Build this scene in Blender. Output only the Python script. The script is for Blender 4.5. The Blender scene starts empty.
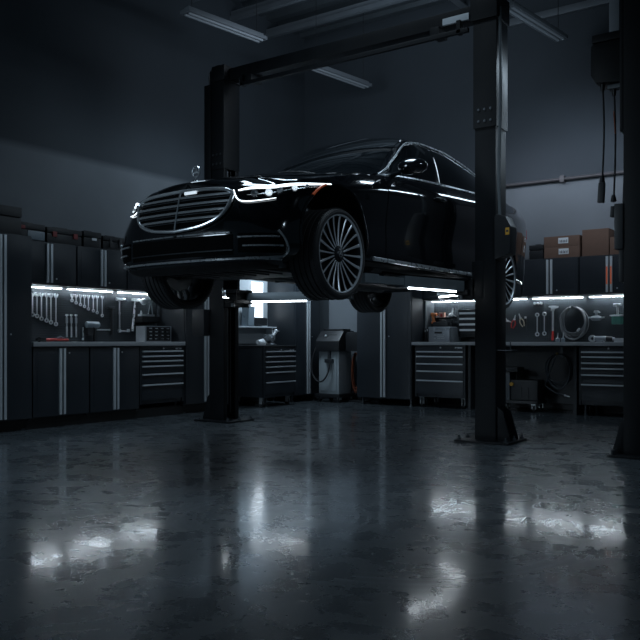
import bpy, bmesh, math, random
import numpy as np
from mathutils import Vector, Matrix, Euler

random.seed(7)
PI = math.pi
SC = bpy.context.scene
COL = SC.collection

# ------------------------------------------------------------------ helpers
def link(o):
    COL.objects.link(o)
    return o

class MB:
    """collects shapes into one bmesh, then links them as one mesh object"""
    def __init__(self):
        self.bm = bmesh.new()

    def _merge(self, tmp, M=None, mi=0):
        if M is not None:
            bmesh.ops.transform(tmp, matrix=M, verts=tmp.verts)
        if mi:
            for f in tmp.faces:
                f.material_index = mi
        me = bpy.data.meshes.new('tmp')
        tmp.to_mesh(me)
        tmp.free()
        self.bm.from_mesh(me)
        bpy.data.meshes.remove(me)
        return self

    def box(self, c, size, bev=0.0, rot=None, seg=2, mi=0):
        t = bmesh.new()
        bmesh.ops.create_cube(t, size=1.0)
        bmesh.ops.scale(t, vec=Vector(size), verts=t.verts)
        if bev > 0:
            bmesh.ops.bevel(t, geom=t.edges[:], offset=bev, segments=seg, profile=0.7, affect='EDGES', clamp_overlap=True)
        M = Matrix.Translation(Vector(c))
        if rot is not None:
            M = M @ Euler(rot).to_matrix().to_4x4()
        return self._merge(t, M, mi)

    def bx(self, x0, x1, y0, y1, z0, z1, bev=0.0, mi=0):
        return self.box(((x0+x1)/2, (y0+y1)/2, (z0+z1)/2), (abs(x1-x0), abs(y1-y0), abs(z1-z0)), bev, mi=mi)

    def cyl(self, p0, p1, r0, r1=None, n=20, cap=True, mi=0):
        p0 = Vector(p0); p1 = Vector(p1)
        r1 = r0 if r1 is None else r1
        d = p1 - p0
        t = bmesh.new()
        bmesh.ops.create_cone(t, cap_ends=cap, segments=n, radius1=r0, radius2=r1, depth=d.length)
        M = Matrix.Translation((p0+p1)/2) @ d.to_track_quat('Z', 'Y').to_matrix().to_4x4()
        return self._merge(t, M, mi)

    def sphere(self, c, r, scale=(1, 1, 1), n=16, rot=None, mi=0):
        t = bmesh.new()
        bmesh.ops.create_uvsphere(t, u_segments=n, v_segments=max(6, n//2), radius=r)
        bmesh.ops.scale(t, vec=Vector(scale), verts=t.verts)
        M = Matrix.Translation(Vector(c))
        if rot is not None:
            M = M @ Euler(rot).to_matrix().to_4x4()
        return self._merge(t, M, mi)

    def tube(self, pts, r, n=8, closed=False, mi=0, flat=1.0, up=None):
        P = [Vector(p) for p in pts]
        m = len(P)
        bm = self.bm
        rings = []
        prev = None
        for i, p in enumerate(P):
            if closed:
                tg = (P[(i+1) % m] - P[i-1])
            else:
                tg = P[min(i+1, m-1)] - P[max(i-1, 0)]
            if tg.length < 1e-9:
                tg = Vector((0, 0, 1))
            tg.normalize()
            if prev is None:
                a = Vector(up) if up is not None else (Vector((0, 0, 1)) if abs(tg.z) < 0.9 else Vector((1, 0, 0)))
                u = a.cross(tg).normalized()
            else:
                u = prev - tg * prev.dot(tg)
                u = u.normalized() if u.length > 1e-6 else prev
            prev = u
            w = tg.cross(u)
            rr = float(r[i] if isinstance(r, (list, tuple)) else r)
            rings.append([bm.verts.new(p + rr*(math.cos(2*PI*k/n)*u + flat*math.sin(2*PI*k/n)*w)) for k in range(n)])
        cnt = m if closed else m-1
        for i in range(cnt):
            A, B = rings[i], rings[(i+1) % m]
            for k in range(n):
                f = bm.faces.new((A[k], A[(k+1) % n], B[(k+1) % n], B[k]))
                f.material_index = mi
        if not closed:
            for R, rev in ((rings[0], True), (rings[-1], False)):
                f = bm.faces.new(R[::-1] if rev else R)
                f.material_index = mi
        return self

    def lathe(self, prof, n=32, M=None, closed=False, mi=0):
        """prof: list of (radius, height); spun about local z, then moved by M"""
        t = bmesh.new()
        rings = []
        for (r, z) in prof:
            if r < 1e-6:
                rings.append([t.verts.new((0, 0, z))])
            else:
                rings.append([t.verts.new((r*math.cos(2*PI*k/n), r*math.sin(2*PI*k/n), z)) for k in range(n)])
        m = len(rings)
        for i in range(m if closed else m-1):
            A, B = rings[i], rings[(i+1) % m]
            if len(A) == 1 and len(B) == 1:
                continue
            for k in range(n):
                k2 = (k+1) % n
                if len(A) == 1:
                    t.faces.new((A[0], B[k2], B[k]))
                elif len(B) == 1:
                    t.faces.new((A[k], A[k2], B[0]))
                else:
                    t.faces.new((A[k], A[k2], B[k2], B[k]))
        return self._merge(t, M, mi)

    def prism(self, poly, h, M=None, bev=0.0, mi=0):
        """poly: (x, y) outline, extruded from z=0 to z=h, then moved by M"""
        t = bmesh.new()
        b = [t.verts.new((x, y, 0)) for x, y in poly]
        u = [t.verts.new((x, y, h)) for x, y in poly]
        t.faces.new(b[::-1])
        t.faces.new(u)
        m = len(poly)
        for i in range(m):
            t.faces.new((b[i], b[(i+1) % m], u[(i+1) % m], u[i]))
        bmesh.ops.recalc_face_normals(t, faces=t.faces)
        if bev > 0:
            bmesh.ops.bevel(t, geom=t.edges[:], offset=bev, segments=2, profile=0.7, affect='EDGES', clamp_overlap=True)
        return self._merge(t, M, mi)

    def grid(self, G, flip=False, wrap=False, mi=0):
        """G: rows of points"""
        bm = self.bm
        V = [[bm.verts.new(p) for p in row] for row in G]
        for i in range(len(V)-1):
            nn = len(V[i])
            for j in range(nn if wrap else nn-1):
                q = (V[i][j], V[i][(j+1) % nn], V[i+1][(j+1) % nn], V[i+1][j])
                f = bm.faces.new(q[::-1] if flip else q)
                f.material_index = mi
        return V

    def build(self, name, mats, parent=None, ang=35, recalc=True, loc=None, rot=None):
        if recalc:
            bmesh.ops.recalc_face_normals(self.bm, faces=self.bm.faces)
        me = bpy.data.meshes.new(name)
        self.bm.to_mesh(me)
        self.bm.free()
        for m in (mats if isinstance(mats, (list, tuple)) else [mats]):
            me.materials.append(m)
        for p in me.polygons:
            p.use_smooth = True
        me.set_sharp_from_angle(angle=math.radians(ang))
        o = link(bpy.data.objects.new(name, me))
        if parent is not None:
            o.parent = parent
        if loc is not None:
            o.location = loc
        if rot is not None:
            o.rotation_euler = rot
        return o

def tag(o, label=None, cat=None, group=None, kind=None):
    if label: o['label'] = label
    if cat: o['category'] = cat
    if group: o['group'] = group
    if kind: o['kind'] = kind
    return o

def thing(name, label, cat, loc=(0, 0, 0), rz=0.0, group=None):
    o = bpy.data.objects.new(name, None)
    o.empty_display_size = 0.1
    link(o)
    o.location = loc
    o.rotation_euler = (0, 0, rz)
    return tag(o, label, cat, group)

def clone(o, parent=None):
    c = o.copy()
    link(c)
    if parent is not None:
        c.parent = parent
    for ch in list(o.children):
        clone(ch, c)
    return c

def again(root, label, loc, rz=None, group=None):
    c = clone(root)
    c['label'] = label
    c.location = loc
    if rz is not None:
        c.rotation_euler = (0, 0, rz)
    if group:
        c['group'] = group
    return c

# ------------------------------------------------------------------ materials
def mat(name, col, rough=0.5, metal=0.0, var=0.15, scale=8.0, rvar=0.08, coat=0.0, emit=None, estr=0.0, bump=0.0, bscale=60.0, spec=0.5, stretch=None, ior=None):
    m = bpy.data.materials.new(name)
    m.use_nodes = True
    nt = m.node_tree
    b = nt.nodes['Principled BSDF']
    tc = nt.nodes.new('ShaderNodeTexCoord')
    src = tc.outputs['Object']
    if stretch:
        mp = nt.nodes.new('ShaderNodeMapping')
        mp.inputs['Scale'].default_value = stretch
        nt.links.new(src, mp.inputs['Vector'])
        src = mp.outputs['Vector']
    nz = nt.nodes.new('ShaderNodeTexNoise')
    nz.inputs['Scale'].default_value = scale
    nz.inputs['Detail'].default_value = 5
    nt.links.new(src, nz.inputs['Vector'])
    cr = nt.nodes.new('ShaderNodeMix')
    cr.data_type = 'RGBA'
    cr.inputs[6].default_value = [max(0, c*(1-var)) for c in col] + [1]
    cr.inputs[7].default_value = [min(1, c*(1+var)) for c in col] + [1]
    nt.links.new(nz.outputs['Fac'], cr.inputs[0])
    nt.links.new(cr.outputs[2], b.inputs['Base Color'])
    mr = nt.nodes.new('ShaderNodeMapRange')
    mr.inputs['To Min'].default_value = max(0.0, rough-rvar)
    mr.inputs['To Max'].default_value = min(1.0, rough+rvar)
    nt.links.new(nz.outputs['Fac'], mr.inputs['Value'])
    nt.links.new(mr.outputs['Result'], b.inputs['Roughness'])
    b.inputs['Metallic'].default_value = metal
    b.inputs['Specular IOR Level'].default_value = spec
    if ior: b.inputs['IOR'].default_value = ior
    if coat:
        b.inputs['Coat Weight'].default_value = coat
        b.inputs['Coat Roughness'].default_value = 0.03
    if emit:
        b.inputs['Emission Color'].default_value = list(emit) + [1]
        b.inputs['Emission Strength'].default_value = estr
    if bump:
        n2 = nt.nodes.new('ShaderNodeTexNoise')
        n2.inputs['Scale'].default_value = bscale
        n2.inputs['Detail'].default_value = 3
        nt.links.new(src, n2.inputs['Vector'])
        bp = nt.nodes.new('ShaderNodeBump')
        bp.inputs['Strength'].default_value = bump
        bp.inputs['Distance'].default_value = 0.01
        nt.links.new(n2.outputs['Fac'], bp.inputs['Height'])
        nt.links.new(bp.outputs['Normal'], b.inputs['Normal'])
    return m

M = {}
M['paint'] = mat('car_paint_black', (0.0035, 0.0045, 0.006), 0.10, 0, 0.2, 3, 0.02, coat=1.0)
M['glass'] = mat('tinted_glass', (0.003, 0.004, 0.005), 0.04, 0, 0.1, 2, 0.01, coat=1.0)
M['chrome'] = mat('chrome', (0.75, 0.79, 0.82), 0.20, 0.72, 0.05, 20, 0.04)
M['satin'] = mat('satin_chrome', (0.60, 0.64, 0.67), 0.28, 0.70, 0.08, 20, 0.05)
M['rim'] = mat('machined_alloy', (0.66, 0.70, 0.74), 0.34, 0.65, 0.08, 25, 0.06)
M['rim_dark'] = mat('dark_alloy', (0.05, 0.055, 0.06), 0.35, 0.9, 0.1, 20)
M['rubber'] = mat('tyre_rubber', (0.018, 0.019, 0.021), 0.62, 0, 0.25, 30, 0.08, bump=0.15, bscale=120)
M['plastic'] = mat('black_plastic', (0.010, 0.011, 0.013), 0.45, 0, 0.2, 15)
M['void'] = mat('dark_cavity', (0.004, 0.0045, 0.005), 0.7, 0, 0.1, 10)
M['under'] = mat('underbody_metal', (0.035, 0.04, 0.045), 0.42, 0.6, 0.4, 9, 0.1)
M['lamp_white'] = mat('lamp_led', (0.9, 0.95, 1.0), 0.3, 0, 0.02, 5, emit=(0.82, 0.92, 1.0), estr=2.6)
M['lamp_soft'] = mat('lamp_glow', (0.8, 0.88, 0.95), 0.3, 0, 0.02, 5, emit=(0.78, 0.9, 1.0), estr=0.7)
M['amber'] = mat('amber_lens', (0.35, 0.07, 0.03), 0.2, 0, 0.2, 12, emit=(1.0, 0.22, 0.08), estr=0.05)
M['red_lens'] = mat('red_lens', (0.25, 0.01, 0.02), 0.2, 0, 0.2, 12, emit=(1.0, 0.05, 0.08), estr=0.05)
M['lift'] = mat('lift_steel_black', (0.0022, 0.0034, 0.0048), 0.46, 0.0, 0.3, 5, 0.06, spec=0.22)
M['lift_arm'] = mat('lift_arm_grey', (0.17, 0.20, 0.22), 0.4, 0.4, 0.2, 6)
M['steel'] = mat('tool_steel', (0.60, 0.63, 0.65), 0.32, 0.6, 0.15, 40, 0.08)
M['steel_dark'] = mat('dark_steel', (0.10, 0.11, 0.12), 0.4, 0.9, 0.2, 30)
M['alu'] = mat('brushed_aluminium', (0.48, 0.52, 0.55), 0.38, 0.2, 0.1, 10, 0.06, stretch=(40, 40, 1))
M['cab'] = mat('cabinet_powdercoat', (0.0135, 0.0175, 0.022), 0.42, 0.0, 0.2, 4, 0.06, bump=0.04, bscale=400)
M['cab_door'] = mat('cabinet_door_powdercoat', (0.017, 0.022, 0.028), 0.40, 0.0, 0.2, 3, 0.06, bump=0.04, bscale=400)
M['worktop'] = mat('worktop_steel', (0.34, 0.36, 0.38), 0.38, 0.3, 0.15, 12, 0.08, stretch=(1, 20, 20))
M['led'] = mat('led_strip', (0.9, 0.95, 1), 0.4, 0, 0.02, 4, emit=(0.80, 0.91, 1.0), estr=44.0)
M['led_arm'] = mat('lift_led_strip', (0.9, 0.95, 1), 0.4, 0, 0.02, 4, emit=(0.84, 0.93, 1.0), estr=11.0)
M['red'] = mat('red_enamel', (0.45, 0.035, 0.03), 0.4, 0, 0.15, 12)
M['orange'] = mat('orange_plastic', (0.62, 0.20, 0.07), 0.45, 0, 0.15, 12)
M['pinkish'] = mat('salmon_plastic', (0.62, 0.33, 0.26), 0.5, 0, 0.1, 12)
M['white'] = mat('white_plastic', (0.70, 0.73, 0.75), 0.45, 0, 0.05, 12)
M['paper'] = mat('paper_label', (0.62, 0.65, 0.68), 0.7, 0, 0.05, 20)
M['ink'] = mat('printed_ink', (0.03, 0.03, 0.035), 0.7, 0, 0.05, 20)
M['poster'] = mat('glowing_poster', (0.75, 0.78, 0.80), 0.6, 0, 0.03, 20, emit=(0.85, 0.93, 1.0), estr=1.5)  # emission stands in for the notice's brightness, and feeds its floor reflection
M['card'] = mat('cardboard', (0.13, 0.075, 0.053), 0.8, 0, 0.15, 14, bump=0.08, bscale=80)
M['tape'] = mat('packing_tape', (0.16, 0.095, 0.065), 0.35, 0, 0.1, 20)
M['case'] = mat('case_plastic', (0.011, 0.0125, 0.0145), 0.42, 0, 0.2, 12)
M['case_red'] = mat('red_latch', (0.20, 0.03, 0.03), 0.5, 0, 0.15, 12)
M['clear'] = mat('pale_bin_plastic', (0.16, 0.20, 0.23), 0.3, 0, 0.2, 9)
M['grey_panel'] = mat('grey_sheet_metal', (0.10, 0.115, 0.125), 0.45, 0.2, 0.1, 6)
M['grey_tool'] = mat('grey_tool_case', (0.30, 0.33, 0.36), 0.4, 0.3, 0.1, 10)
M['green'] = mat('green_cup', (0.10, 0.30, 0.24), 0.25, 0, 0.1, 10)
M['hose_grey'] = mat('grey_hose', (0.20, 0.21, 0.22), 0.45, 0, 0.15, 30)
M['hose_dark'] = mat('dark_blue_hose', (0.028, 0.038, 0.048), 0.38, 0, 0.2, 30)
M['hose_copper'] = mat('copper_cable', (0.20, 0.055, 0.025), 0.4, 0, 0.25, 30)
M['brass'] = mat('brass', (0.50, 0.36, 0.16), 0.3, 1.0, 0.1, 20)
M['yellow'] = mat('yellow_sticker', (0.50, 0.27, 0.03), 0.5, 0, 0.1, 30)
M['fixture'] = mat('fixture_enamel', (0.16, 0.18, 0.20), 0.5, 0, 0.08, 8)
M['diffuser'] = mat('fixture_diffuser', (0.30, 0.33, 0.36), 0.4, 0, 0.05, 8, emit=(0.6, 0.8, 1.0), estr=0.012)  # faint emission lifts the unlit tubes to grey
M['deck'] = mat('roof_deck_steel', (0.11, 0.13, 0.145), 0.5, 0.5, 0.2, 3)
M['purlin'] = mat('roof_purlin', (0.16, 0.18, 0.20), 0.5, 0.4, 0.2, 4)
M['pipe'] = mat('conduit_pipe', (0.09, 0.085, 0.09), 0.5, 0.3, 0.2, 6)
M['cable'] = mat('black_cable', (0.012, 0.013, 0.015), 0.5, 0, 0.2, 20)
M['mesh_dark'] = mat('grille_mesh', (0.003, 0.0035, 0.004), 0.7, 0.0, 0.3, 60, bump=0.5, bscale=90, spec=0.04)

M['panel_light'] = mat('pale_wall_panel', (0.34, 0.37, 0.39), 0.55, 0, 0.06, 5)
M['service'] = mat('service_grey', (0.27, 0.31, 0.33), 0.45, 0.1, 0.1, 6)
M['cream'] = mat('cream_plastic', (0.55, 0.50, 0.38), 0.5, 0, 0.1, 12)
M['clear_dark'] = mat('blue_grey_panel', (0.06, 0.075, 0.09), 0.4, 0, 0.2, 9)
M['handle_reflection'] = mat('painted_reflection', (0.62, 0.13, 0.06), 0.35, 0.2, 0.3, 9, emit=(1.0, 0.2, 0.08), estr=0.10)  # orange reflection on the handle, put into colour and emission

def concrete_floor():
    m = bpy.data.materials.new('polished_concrete')
    m.use_nodes = True
    nt = m.node_tree; N = nt.nodes.new; L = nt.links.new
    b = nt.nodes['Principled BSDF']
    g = N('ShaderNodeNewGeometry')
    n1 = N('ShaderNodeTexNoise'); n1.inputs['Scale'].default_value = 0.9; n1.inputs['Detail'].default_value = 8; n1.inputs['Roughness'].default_value = 0.65
    n2 = N('ShaderNodeTexNoise'); n2.inputs['Scale'].default_value = 4.5; n2.inputs['Detail'].default_value = 9; n2.inputs['Roughness'].default_value = 0.68; n2.inputs['Distortion'].default_value = 0.2
    n3 = N('ShaderNodeTexNoise'); n3.inputs['Scale'].default_value = 14; n3.inputs['Detail'].default_value = 6
    for n in (n1, n2, n3): L(g.outputs['Position'], n.inputs['Vector'])
    r1 = N('ShaderNodeValToRGB')
    r1.color_ramp.elements[0].position = 0.22; r1.color_ramp.elements[0].color = (0.034, 0.043, 0.050, 1)
    r1.color_ramp.elements[1].position = 0.85; r1.color_ramp.elements[1].color = (0.092, 0.110, 0.122, 1)
    mx = N('ShaderNodeMix'); mx.data_type = 'FLOAT'; mx.inputs[0].default_value = 0.45
    L(n1.outputs['Fac'], mx.inputs[2]); L(n2.outputs['Fac'], mx.inputs[3])
    L(mx.outputs[0], r1.inputs['Fac'])
    # tyre scuffs: rings about a few centres, broken up by noise
    prev = r1.outputs['Color']
    scf_total = None
    for (cx, cy, r0, w) in ((-2.75, 3.45, 0.52, 0.16), (-2.0, 3.6, 0.9, 0.15), (-4.3, 3.4, 0.75, 0.16), (-4.6, 5.0, 1.9, 0.12)):
        vm = N('ShaderNodeVectorMath'); vm.operation = 'DISTANCE'; vm.inputs[1].default_value = (cx, cy, 0)
        L(g.outputs['Position'], vm.inputs[0])
        s1 = N('ShaderNodeMath'); s1.operation = 'SUBTRACT'; s1.inputs[1].default_value = r0; L(vm.outputs['Value'], s1.inputs[0])
        a1 = N('ShaderNodeMath'); a1.operation = 'ABSOLUTE'; L(s1.outputs[0], a1.inputs[0])
        ramp = N('ShaderNodeMapRange'); ramp.inputs['From Min'].default_value = w; ramp.inputs['From Max'].default_value = 0.0
        L(a1.outputs[0], ramp.inputs['Value'])
        sn = N('ShaderNodeMath'); sn.operation = 'SINE'
        ml = N('ShaderNodeMath'); ml.operation = 'MULTIPLY'; ml.inputs[1].default_value = 95.0; L(vm.outputs['Value'], ml.inputs[0]); L(ml.outputs[0], sn.inputs[0])
        gt = N('ShaderNodeMath'); gt.operation = 'GREATER_THAN'; gt.inputs[1].default_value = 0.35; L(sn.outputs[0], gt.inputs[0])
        m1 = N('ShaderNodeMath'); m1.operation = 'MULTIPLY'; L(gt.outputs[0], m1.inputs[0]); L(ramp.outputs['Result'], m1.inputs[1])
        brk = N('ShaderNodeMapRange'); brk.inputs['From Min'].default_value = 0.42; brk.inputs['From Max'].default_value = 0.60
        L(n1.outputs['Fac'], brk.inputs['Value'])
        m2 = N('ShaderNodeMath'); m2.operation = 'MULTIPLY'; L(m1.outputs[0], m2.inputs[0]); L(brk.outputs['Result'], m2.inputs[1])
        if scf_total is None: scf_total = m2.outputs[0]
        else:
            ad = N('ShaderNodeMath'); ad.operation = 'MAXIMUM'; L(scf_total, ad.inputs[0]); L(m2.outputs[0], ad.inputs[1]); scf_total = ad.outputs[0]
    sc = N('ShaderNodeMath'); sc.operation = 'MULTIPLY'; sc.inputs[1].default_value = 0.5; L(scf_total, sc.inputs[0])
    mc = N('ShaderNodeMix'); mc.data_type = 'RGBA'
    L(sc.outputs[0], mc.inputs[0]); L(prev, mc.inputs[6]); mc.inputs[7].default_value = (0.20, 0.22, 0.24, 1)
    L(mc.outputs[2], b.inputs['Base Color'])
    rr = N('ShaderNodeMapRange'); rr.inputs['From Min'].default_value = 0.30; rr.inputs['From Max'].default_value = 0.70
    rr.inputs['To Min'].default_value = 0.20; rr.inputs['To Max'].default_value = 0.36
    L(n2.outputs['Fac'], rr.inputs['Value'])
    ra = N('ShaderNodeMath'); ra.operation = 'ADD'; L(rr.outputs['Result'], ra.inputs[0]); 
    sm = N('ShaderNodeMath'); sm.operation = 'MULTIPLY'; sm.inputs[1].default_value = 0.04; L(scf_total, sm.inputs[0]); L(sm.outputs[0], ra.inputs[1])
    L(ra.outputs[0], b.inputs['Roughness'])
    b.inputs['Specular IOR Level'].default_value = 0.5
    b.inputs['IOR'].default_value = 1.6
    b.inputs['Coat Weight'].default_value = 0.75
    b.inputs['Coat IOR'].default_value = 1.6
    cq = N('ShaderNodeMapRange'); cq.inputs['From Min'].default_value = 0.25; cq.inputs['From Max'].default_value = 0.75
    cq.inputs['To Min'].default_value = 0.05; cq.inputs['To Max'].default_value = 0.16
    L(n2.outputs['Fac'], cq.inputs['Value']); L(cq.outputs['Result'], b.inputs['Coat Roughness'])
    bp = N('ShaderNodeBump'); bp.inputs['Strength'].default_value = 0.018; bp.inputs['Distance'].default_value = 0.01
    ab = N('ShaderNodeMath'); ab.operation = 'ADD'; ab.inputs[0].default_value = 0.0; L(n3.outputs['Fac'], ab.inputs[1])
    L(ab.outputs[0], bp.inputs['Height']); L(bp.outputs['Normal'], b.inputs['Normal']); L(bp.outputs['Normal'], b.inputs['Coat Normal'])
    return m

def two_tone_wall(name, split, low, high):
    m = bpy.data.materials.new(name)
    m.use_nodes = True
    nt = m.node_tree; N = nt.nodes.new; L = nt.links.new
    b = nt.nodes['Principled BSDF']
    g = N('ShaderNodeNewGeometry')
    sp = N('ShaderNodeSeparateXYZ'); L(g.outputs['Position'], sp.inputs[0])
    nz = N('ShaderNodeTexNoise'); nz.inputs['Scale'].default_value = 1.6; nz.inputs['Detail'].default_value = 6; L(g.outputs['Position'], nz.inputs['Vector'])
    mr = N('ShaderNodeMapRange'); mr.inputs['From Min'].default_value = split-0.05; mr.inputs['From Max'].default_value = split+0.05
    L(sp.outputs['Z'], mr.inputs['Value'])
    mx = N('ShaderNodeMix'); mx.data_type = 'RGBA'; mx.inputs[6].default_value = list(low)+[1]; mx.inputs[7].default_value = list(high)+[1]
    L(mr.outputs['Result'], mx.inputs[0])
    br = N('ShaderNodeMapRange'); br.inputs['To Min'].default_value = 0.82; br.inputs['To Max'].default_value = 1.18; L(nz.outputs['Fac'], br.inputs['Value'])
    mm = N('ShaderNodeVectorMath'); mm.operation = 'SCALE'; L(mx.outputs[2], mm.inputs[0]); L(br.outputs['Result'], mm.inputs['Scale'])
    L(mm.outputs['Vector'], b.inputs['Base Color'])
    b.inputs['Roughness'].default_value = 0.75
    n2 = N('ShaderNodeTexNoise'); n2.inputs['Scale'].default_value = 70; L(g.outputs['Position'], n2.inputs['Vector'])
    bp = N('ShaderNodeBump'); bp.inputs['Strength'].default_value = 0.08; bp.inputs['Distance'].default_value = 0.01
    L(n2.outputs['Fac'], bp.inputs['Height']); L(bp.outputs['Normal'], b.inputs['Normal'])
    return m

def pegboard_mat():
    m = bpy.data.materials.new('perforated_pegboard')
    m.use_nodes = True
    nt = m.node_tree; N = nt.nodes.new; L = nt.links.new
    b = nt.nodes['Principled BSDF']
    tc = N('ShaderNodeTexCoord')
    sc = N('ShaderNodeVectorMath'); sc.operation = 'SCALE'; sc.inputs['Scale'].default_value = 1/0.028
    L(tc.outputs['Object'], sc.inputs[0])
    fr = N('ShaderNodeVectorMath'); fr.operation = 'FRACTION'; L(sc.outputs['Vector'], fr.inputs[0])
    sb = N('ShaderNodeVectorMath'); sb.operation = 'SUBTRACT'; sb.inputs[1].default_value = (0.5, 0.5, 0.5); L(fr.outputs['Vector'], sb.inputs[0])
    fl = N('ShaderNodeVectorMath'); fl.operation = 'MULTIPLY'; fl.inputs[1].default_value = (1, 0, 1); L(sb.outputs['Vector'], fl.inputs[0])
    ln = N('ShaderNodeVectorMath'); ln.operation = 'LENGTH'; L(fl.outputs['Vector'], ln.inputs[0])
    lt = N('ShaderNodeMath'); lt.operation = 'LESS_THAN'; lt.inputs[1].default_value = 0.24; L(ln.outputs['Value'], lt.inputs[0])
    nz = N('ShaderNodeTexNoise'); nz.inputs['Scale'].default_value = 6; L(tc.outputs['Object'], nz.inputs['Vector'])
    mz = N('ShaderNodeMix'); mz.data_type = 'RGBA'; mz.inputs[6].default_value = (0.034, 0.043, 0.050, 1); mz.inputs[7].default_value = (0.050, 0.061, 0.070, 1); L(nz.outputs['Fac'], mz.inputs[0])
    mx = N('ShaderNodeMix'); mx.data_type = 'RGBA'; mx.inputs[7].default_value = (0.008, 0.009, 0.010, 1)
    L(lt.outputs[0], mx.inputs[0]); L(mz.outputs[2], mx.inputs[6]); L(mx.outputs[2], b.inputs['Base Color'])
    b.inputs['Roughness'].default_value = 0.42
    b.inputs['Metallic'].default_value = 0.2
    return m

M['floor'] = concrete_floor()
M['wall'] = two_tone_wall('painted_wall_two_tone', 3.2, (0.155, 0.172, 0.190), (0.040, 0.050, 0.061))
M['peg'] = pegboard_mat()
# ------------------------------------------------------------------ the room
WX, WY, CEIL = -8.05, 11.04, 6.1
def struct(o):
    o['kind'] = 'structure'
    return o
struct(MB().bx(WX-0.2, 7.0, -4.0, WY+0.2, -0.15, 0.0).build('floor', M['floor']))
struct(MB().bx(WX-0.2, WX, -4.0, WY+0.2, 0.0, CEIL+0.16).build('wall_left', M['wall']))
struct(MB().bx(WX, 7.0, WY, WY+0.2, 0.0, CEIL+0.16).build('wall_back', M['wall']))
# corrugated roof deck
mb = MB()
prof = []
y = -4.0
k = 0
while y < WY:
    for dy, dz in ((0, 0), (0.055, 0), (0.085, 0.07), (0.185, 0.07), (0.215, 0)):
        if y+dy < WY: prof.append((y+dy, CEIL+dz))
    y += 0.30
prof.append((WY, CEIL))
mb.grid([[(WX, a, b) for a, b in prof], [(7.0, a, b) for a, b in prof]])
mb.grid([[(WX, a, CEIL+0.16) for a, b in prof], [(7.0, a, CEIL+0.16) for a, b in prof]])
struct(mb.build('ceiling', M['deck'], ang=20))
n = 1
def trim(mb, m):
    global n
    o = struct(mb.build('trim_%d' % n, m)); n += 1
    return o
# roof purlins run along the back wall, one girder crosses them
for yy in (10.0, 9.15, 8.3, 7.45, 6.6):
    trim(MB().bx(WX, 7.0, yy-0.035, yy+0.035, 5.80, 5.81).bx(WX, 7.0, yy-0.035, yy-0.027, 5.81, 5.87).bx(WX, 7.0, yy-0.006, yy+0.006, 5.81, 5.945), M['purlin'])
trim(MB().bx(-5.16, -5.04, -4.0, WY, 5.945, 5.965).bx(-5.11, -5.09, -4.0, WY, 5.965, 6.10).bx(-5.16, -5.04, -4.0, WY, 6.08, 6.10), M['purlin'])
trim(MB().bx(-4.6, 7.0, WY-0.08, WY-0.002, 5.48, 5.58, 0.01), M['purlin'])
# conduit along the back wall, on the line where the paint changes
mb = MB().cyl((-6.9, WY-0.05, 3.2), (7.0, WY-0.05, 3.2), 0.024, n=14)
for i in range(9):
    x = -6.6+1.5*i
    mb.bx(x-0.03, x+0.03, WY-0.09, WY, 3.155, 3.245, 0.004)
trim(mb, M['pipe'])
# boxed-out corner pier
trim(MB().bx(WX, -7.55, 10.72, WY, 0.0, 2.25, 0.006), M['grey_panel'])
# skirting
struct(MB().bx(WX, 7.0, WY-0.02, WY, 0, 0.10, 0.004).build('baseboard_back', M['plastic']))
struct(MB().bx(WX, WX+0.02, -4.0, WY, 0, 0.10, 0.004).build('baseboard_left', M['plastic']))
# ------------------------------------------------------------------ the car
def pchip(xs, ys):
    xs = np.array(xs, float); ys = np.array(ys, float)
    if xs[0] > xs[-1]: xs, ys = xs[::-1], ys[::-1]
    h = np.diff(xs); d = np.diff(ys)/h
    m = np.zeros(len(xs))
    for i in range(1, len(xs)-1):
        if d[i-1]*d[i] > 0:
            w1 = 2*h[i]+h[i-1]; w2 = h[i]+2*h[i-1]
            m[i] = (w1+w2)/(w1/d[i-1]+w2/d[i])
    m[0] = d[0]; m[-1] = d[-1]
    def f(x):
        x = np.clip(np.asarray(x, float), xs[0], xs[-1])
        i = np.clip(np.searchsorted(xs, x)-1, 0, len(xs)-2)
        t = (x-xs[i])/h[i]
        return (ys[i]*(1+2*t)*(1-t)**2 + h[i]*m[i]*t*(1-t)**2 + ys[i+1]*t*t*(3-2*t) + h[i]*m[i+1]*t*t*(t-1))
    return f

def cubic(ts, ys):
    ts = np.array(ts, float); ys = np.array(ys, float); n = len(ts)
    h = np.diff(ts); A = np.eye(n); r = np.zeros(n)
    for i in range(1, n-1):
        A[i, i-1] = h[i-1]; A[i, i] = 2*(h[i-1]+h[i]); A[i, i+1] = h[i]
        r[i] = 6*((ys[i+1]-ys[i])/h[i]-(ys[i]-ys[i-1])/h[i-1])
    k = np.linalg.solve(A, r)
    def f(t):
        t = np.clip(np.asarray(t, float), ts[0], ts[-1])
        i = np.clip(np.searchsorted(ts, t)-1, 0, n-2)
        a = (ts[i+1]-t); b = (t-ts[i])
        return (k[i]*a**3+k[i+1]*b**3)/(6*h[i]) + (ys[i]/h[i]-k[i]*h[i]/6)*a + (ys[i+1]/h[i]-k[i+1]*h[i]/6)*b
    return f

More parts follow.
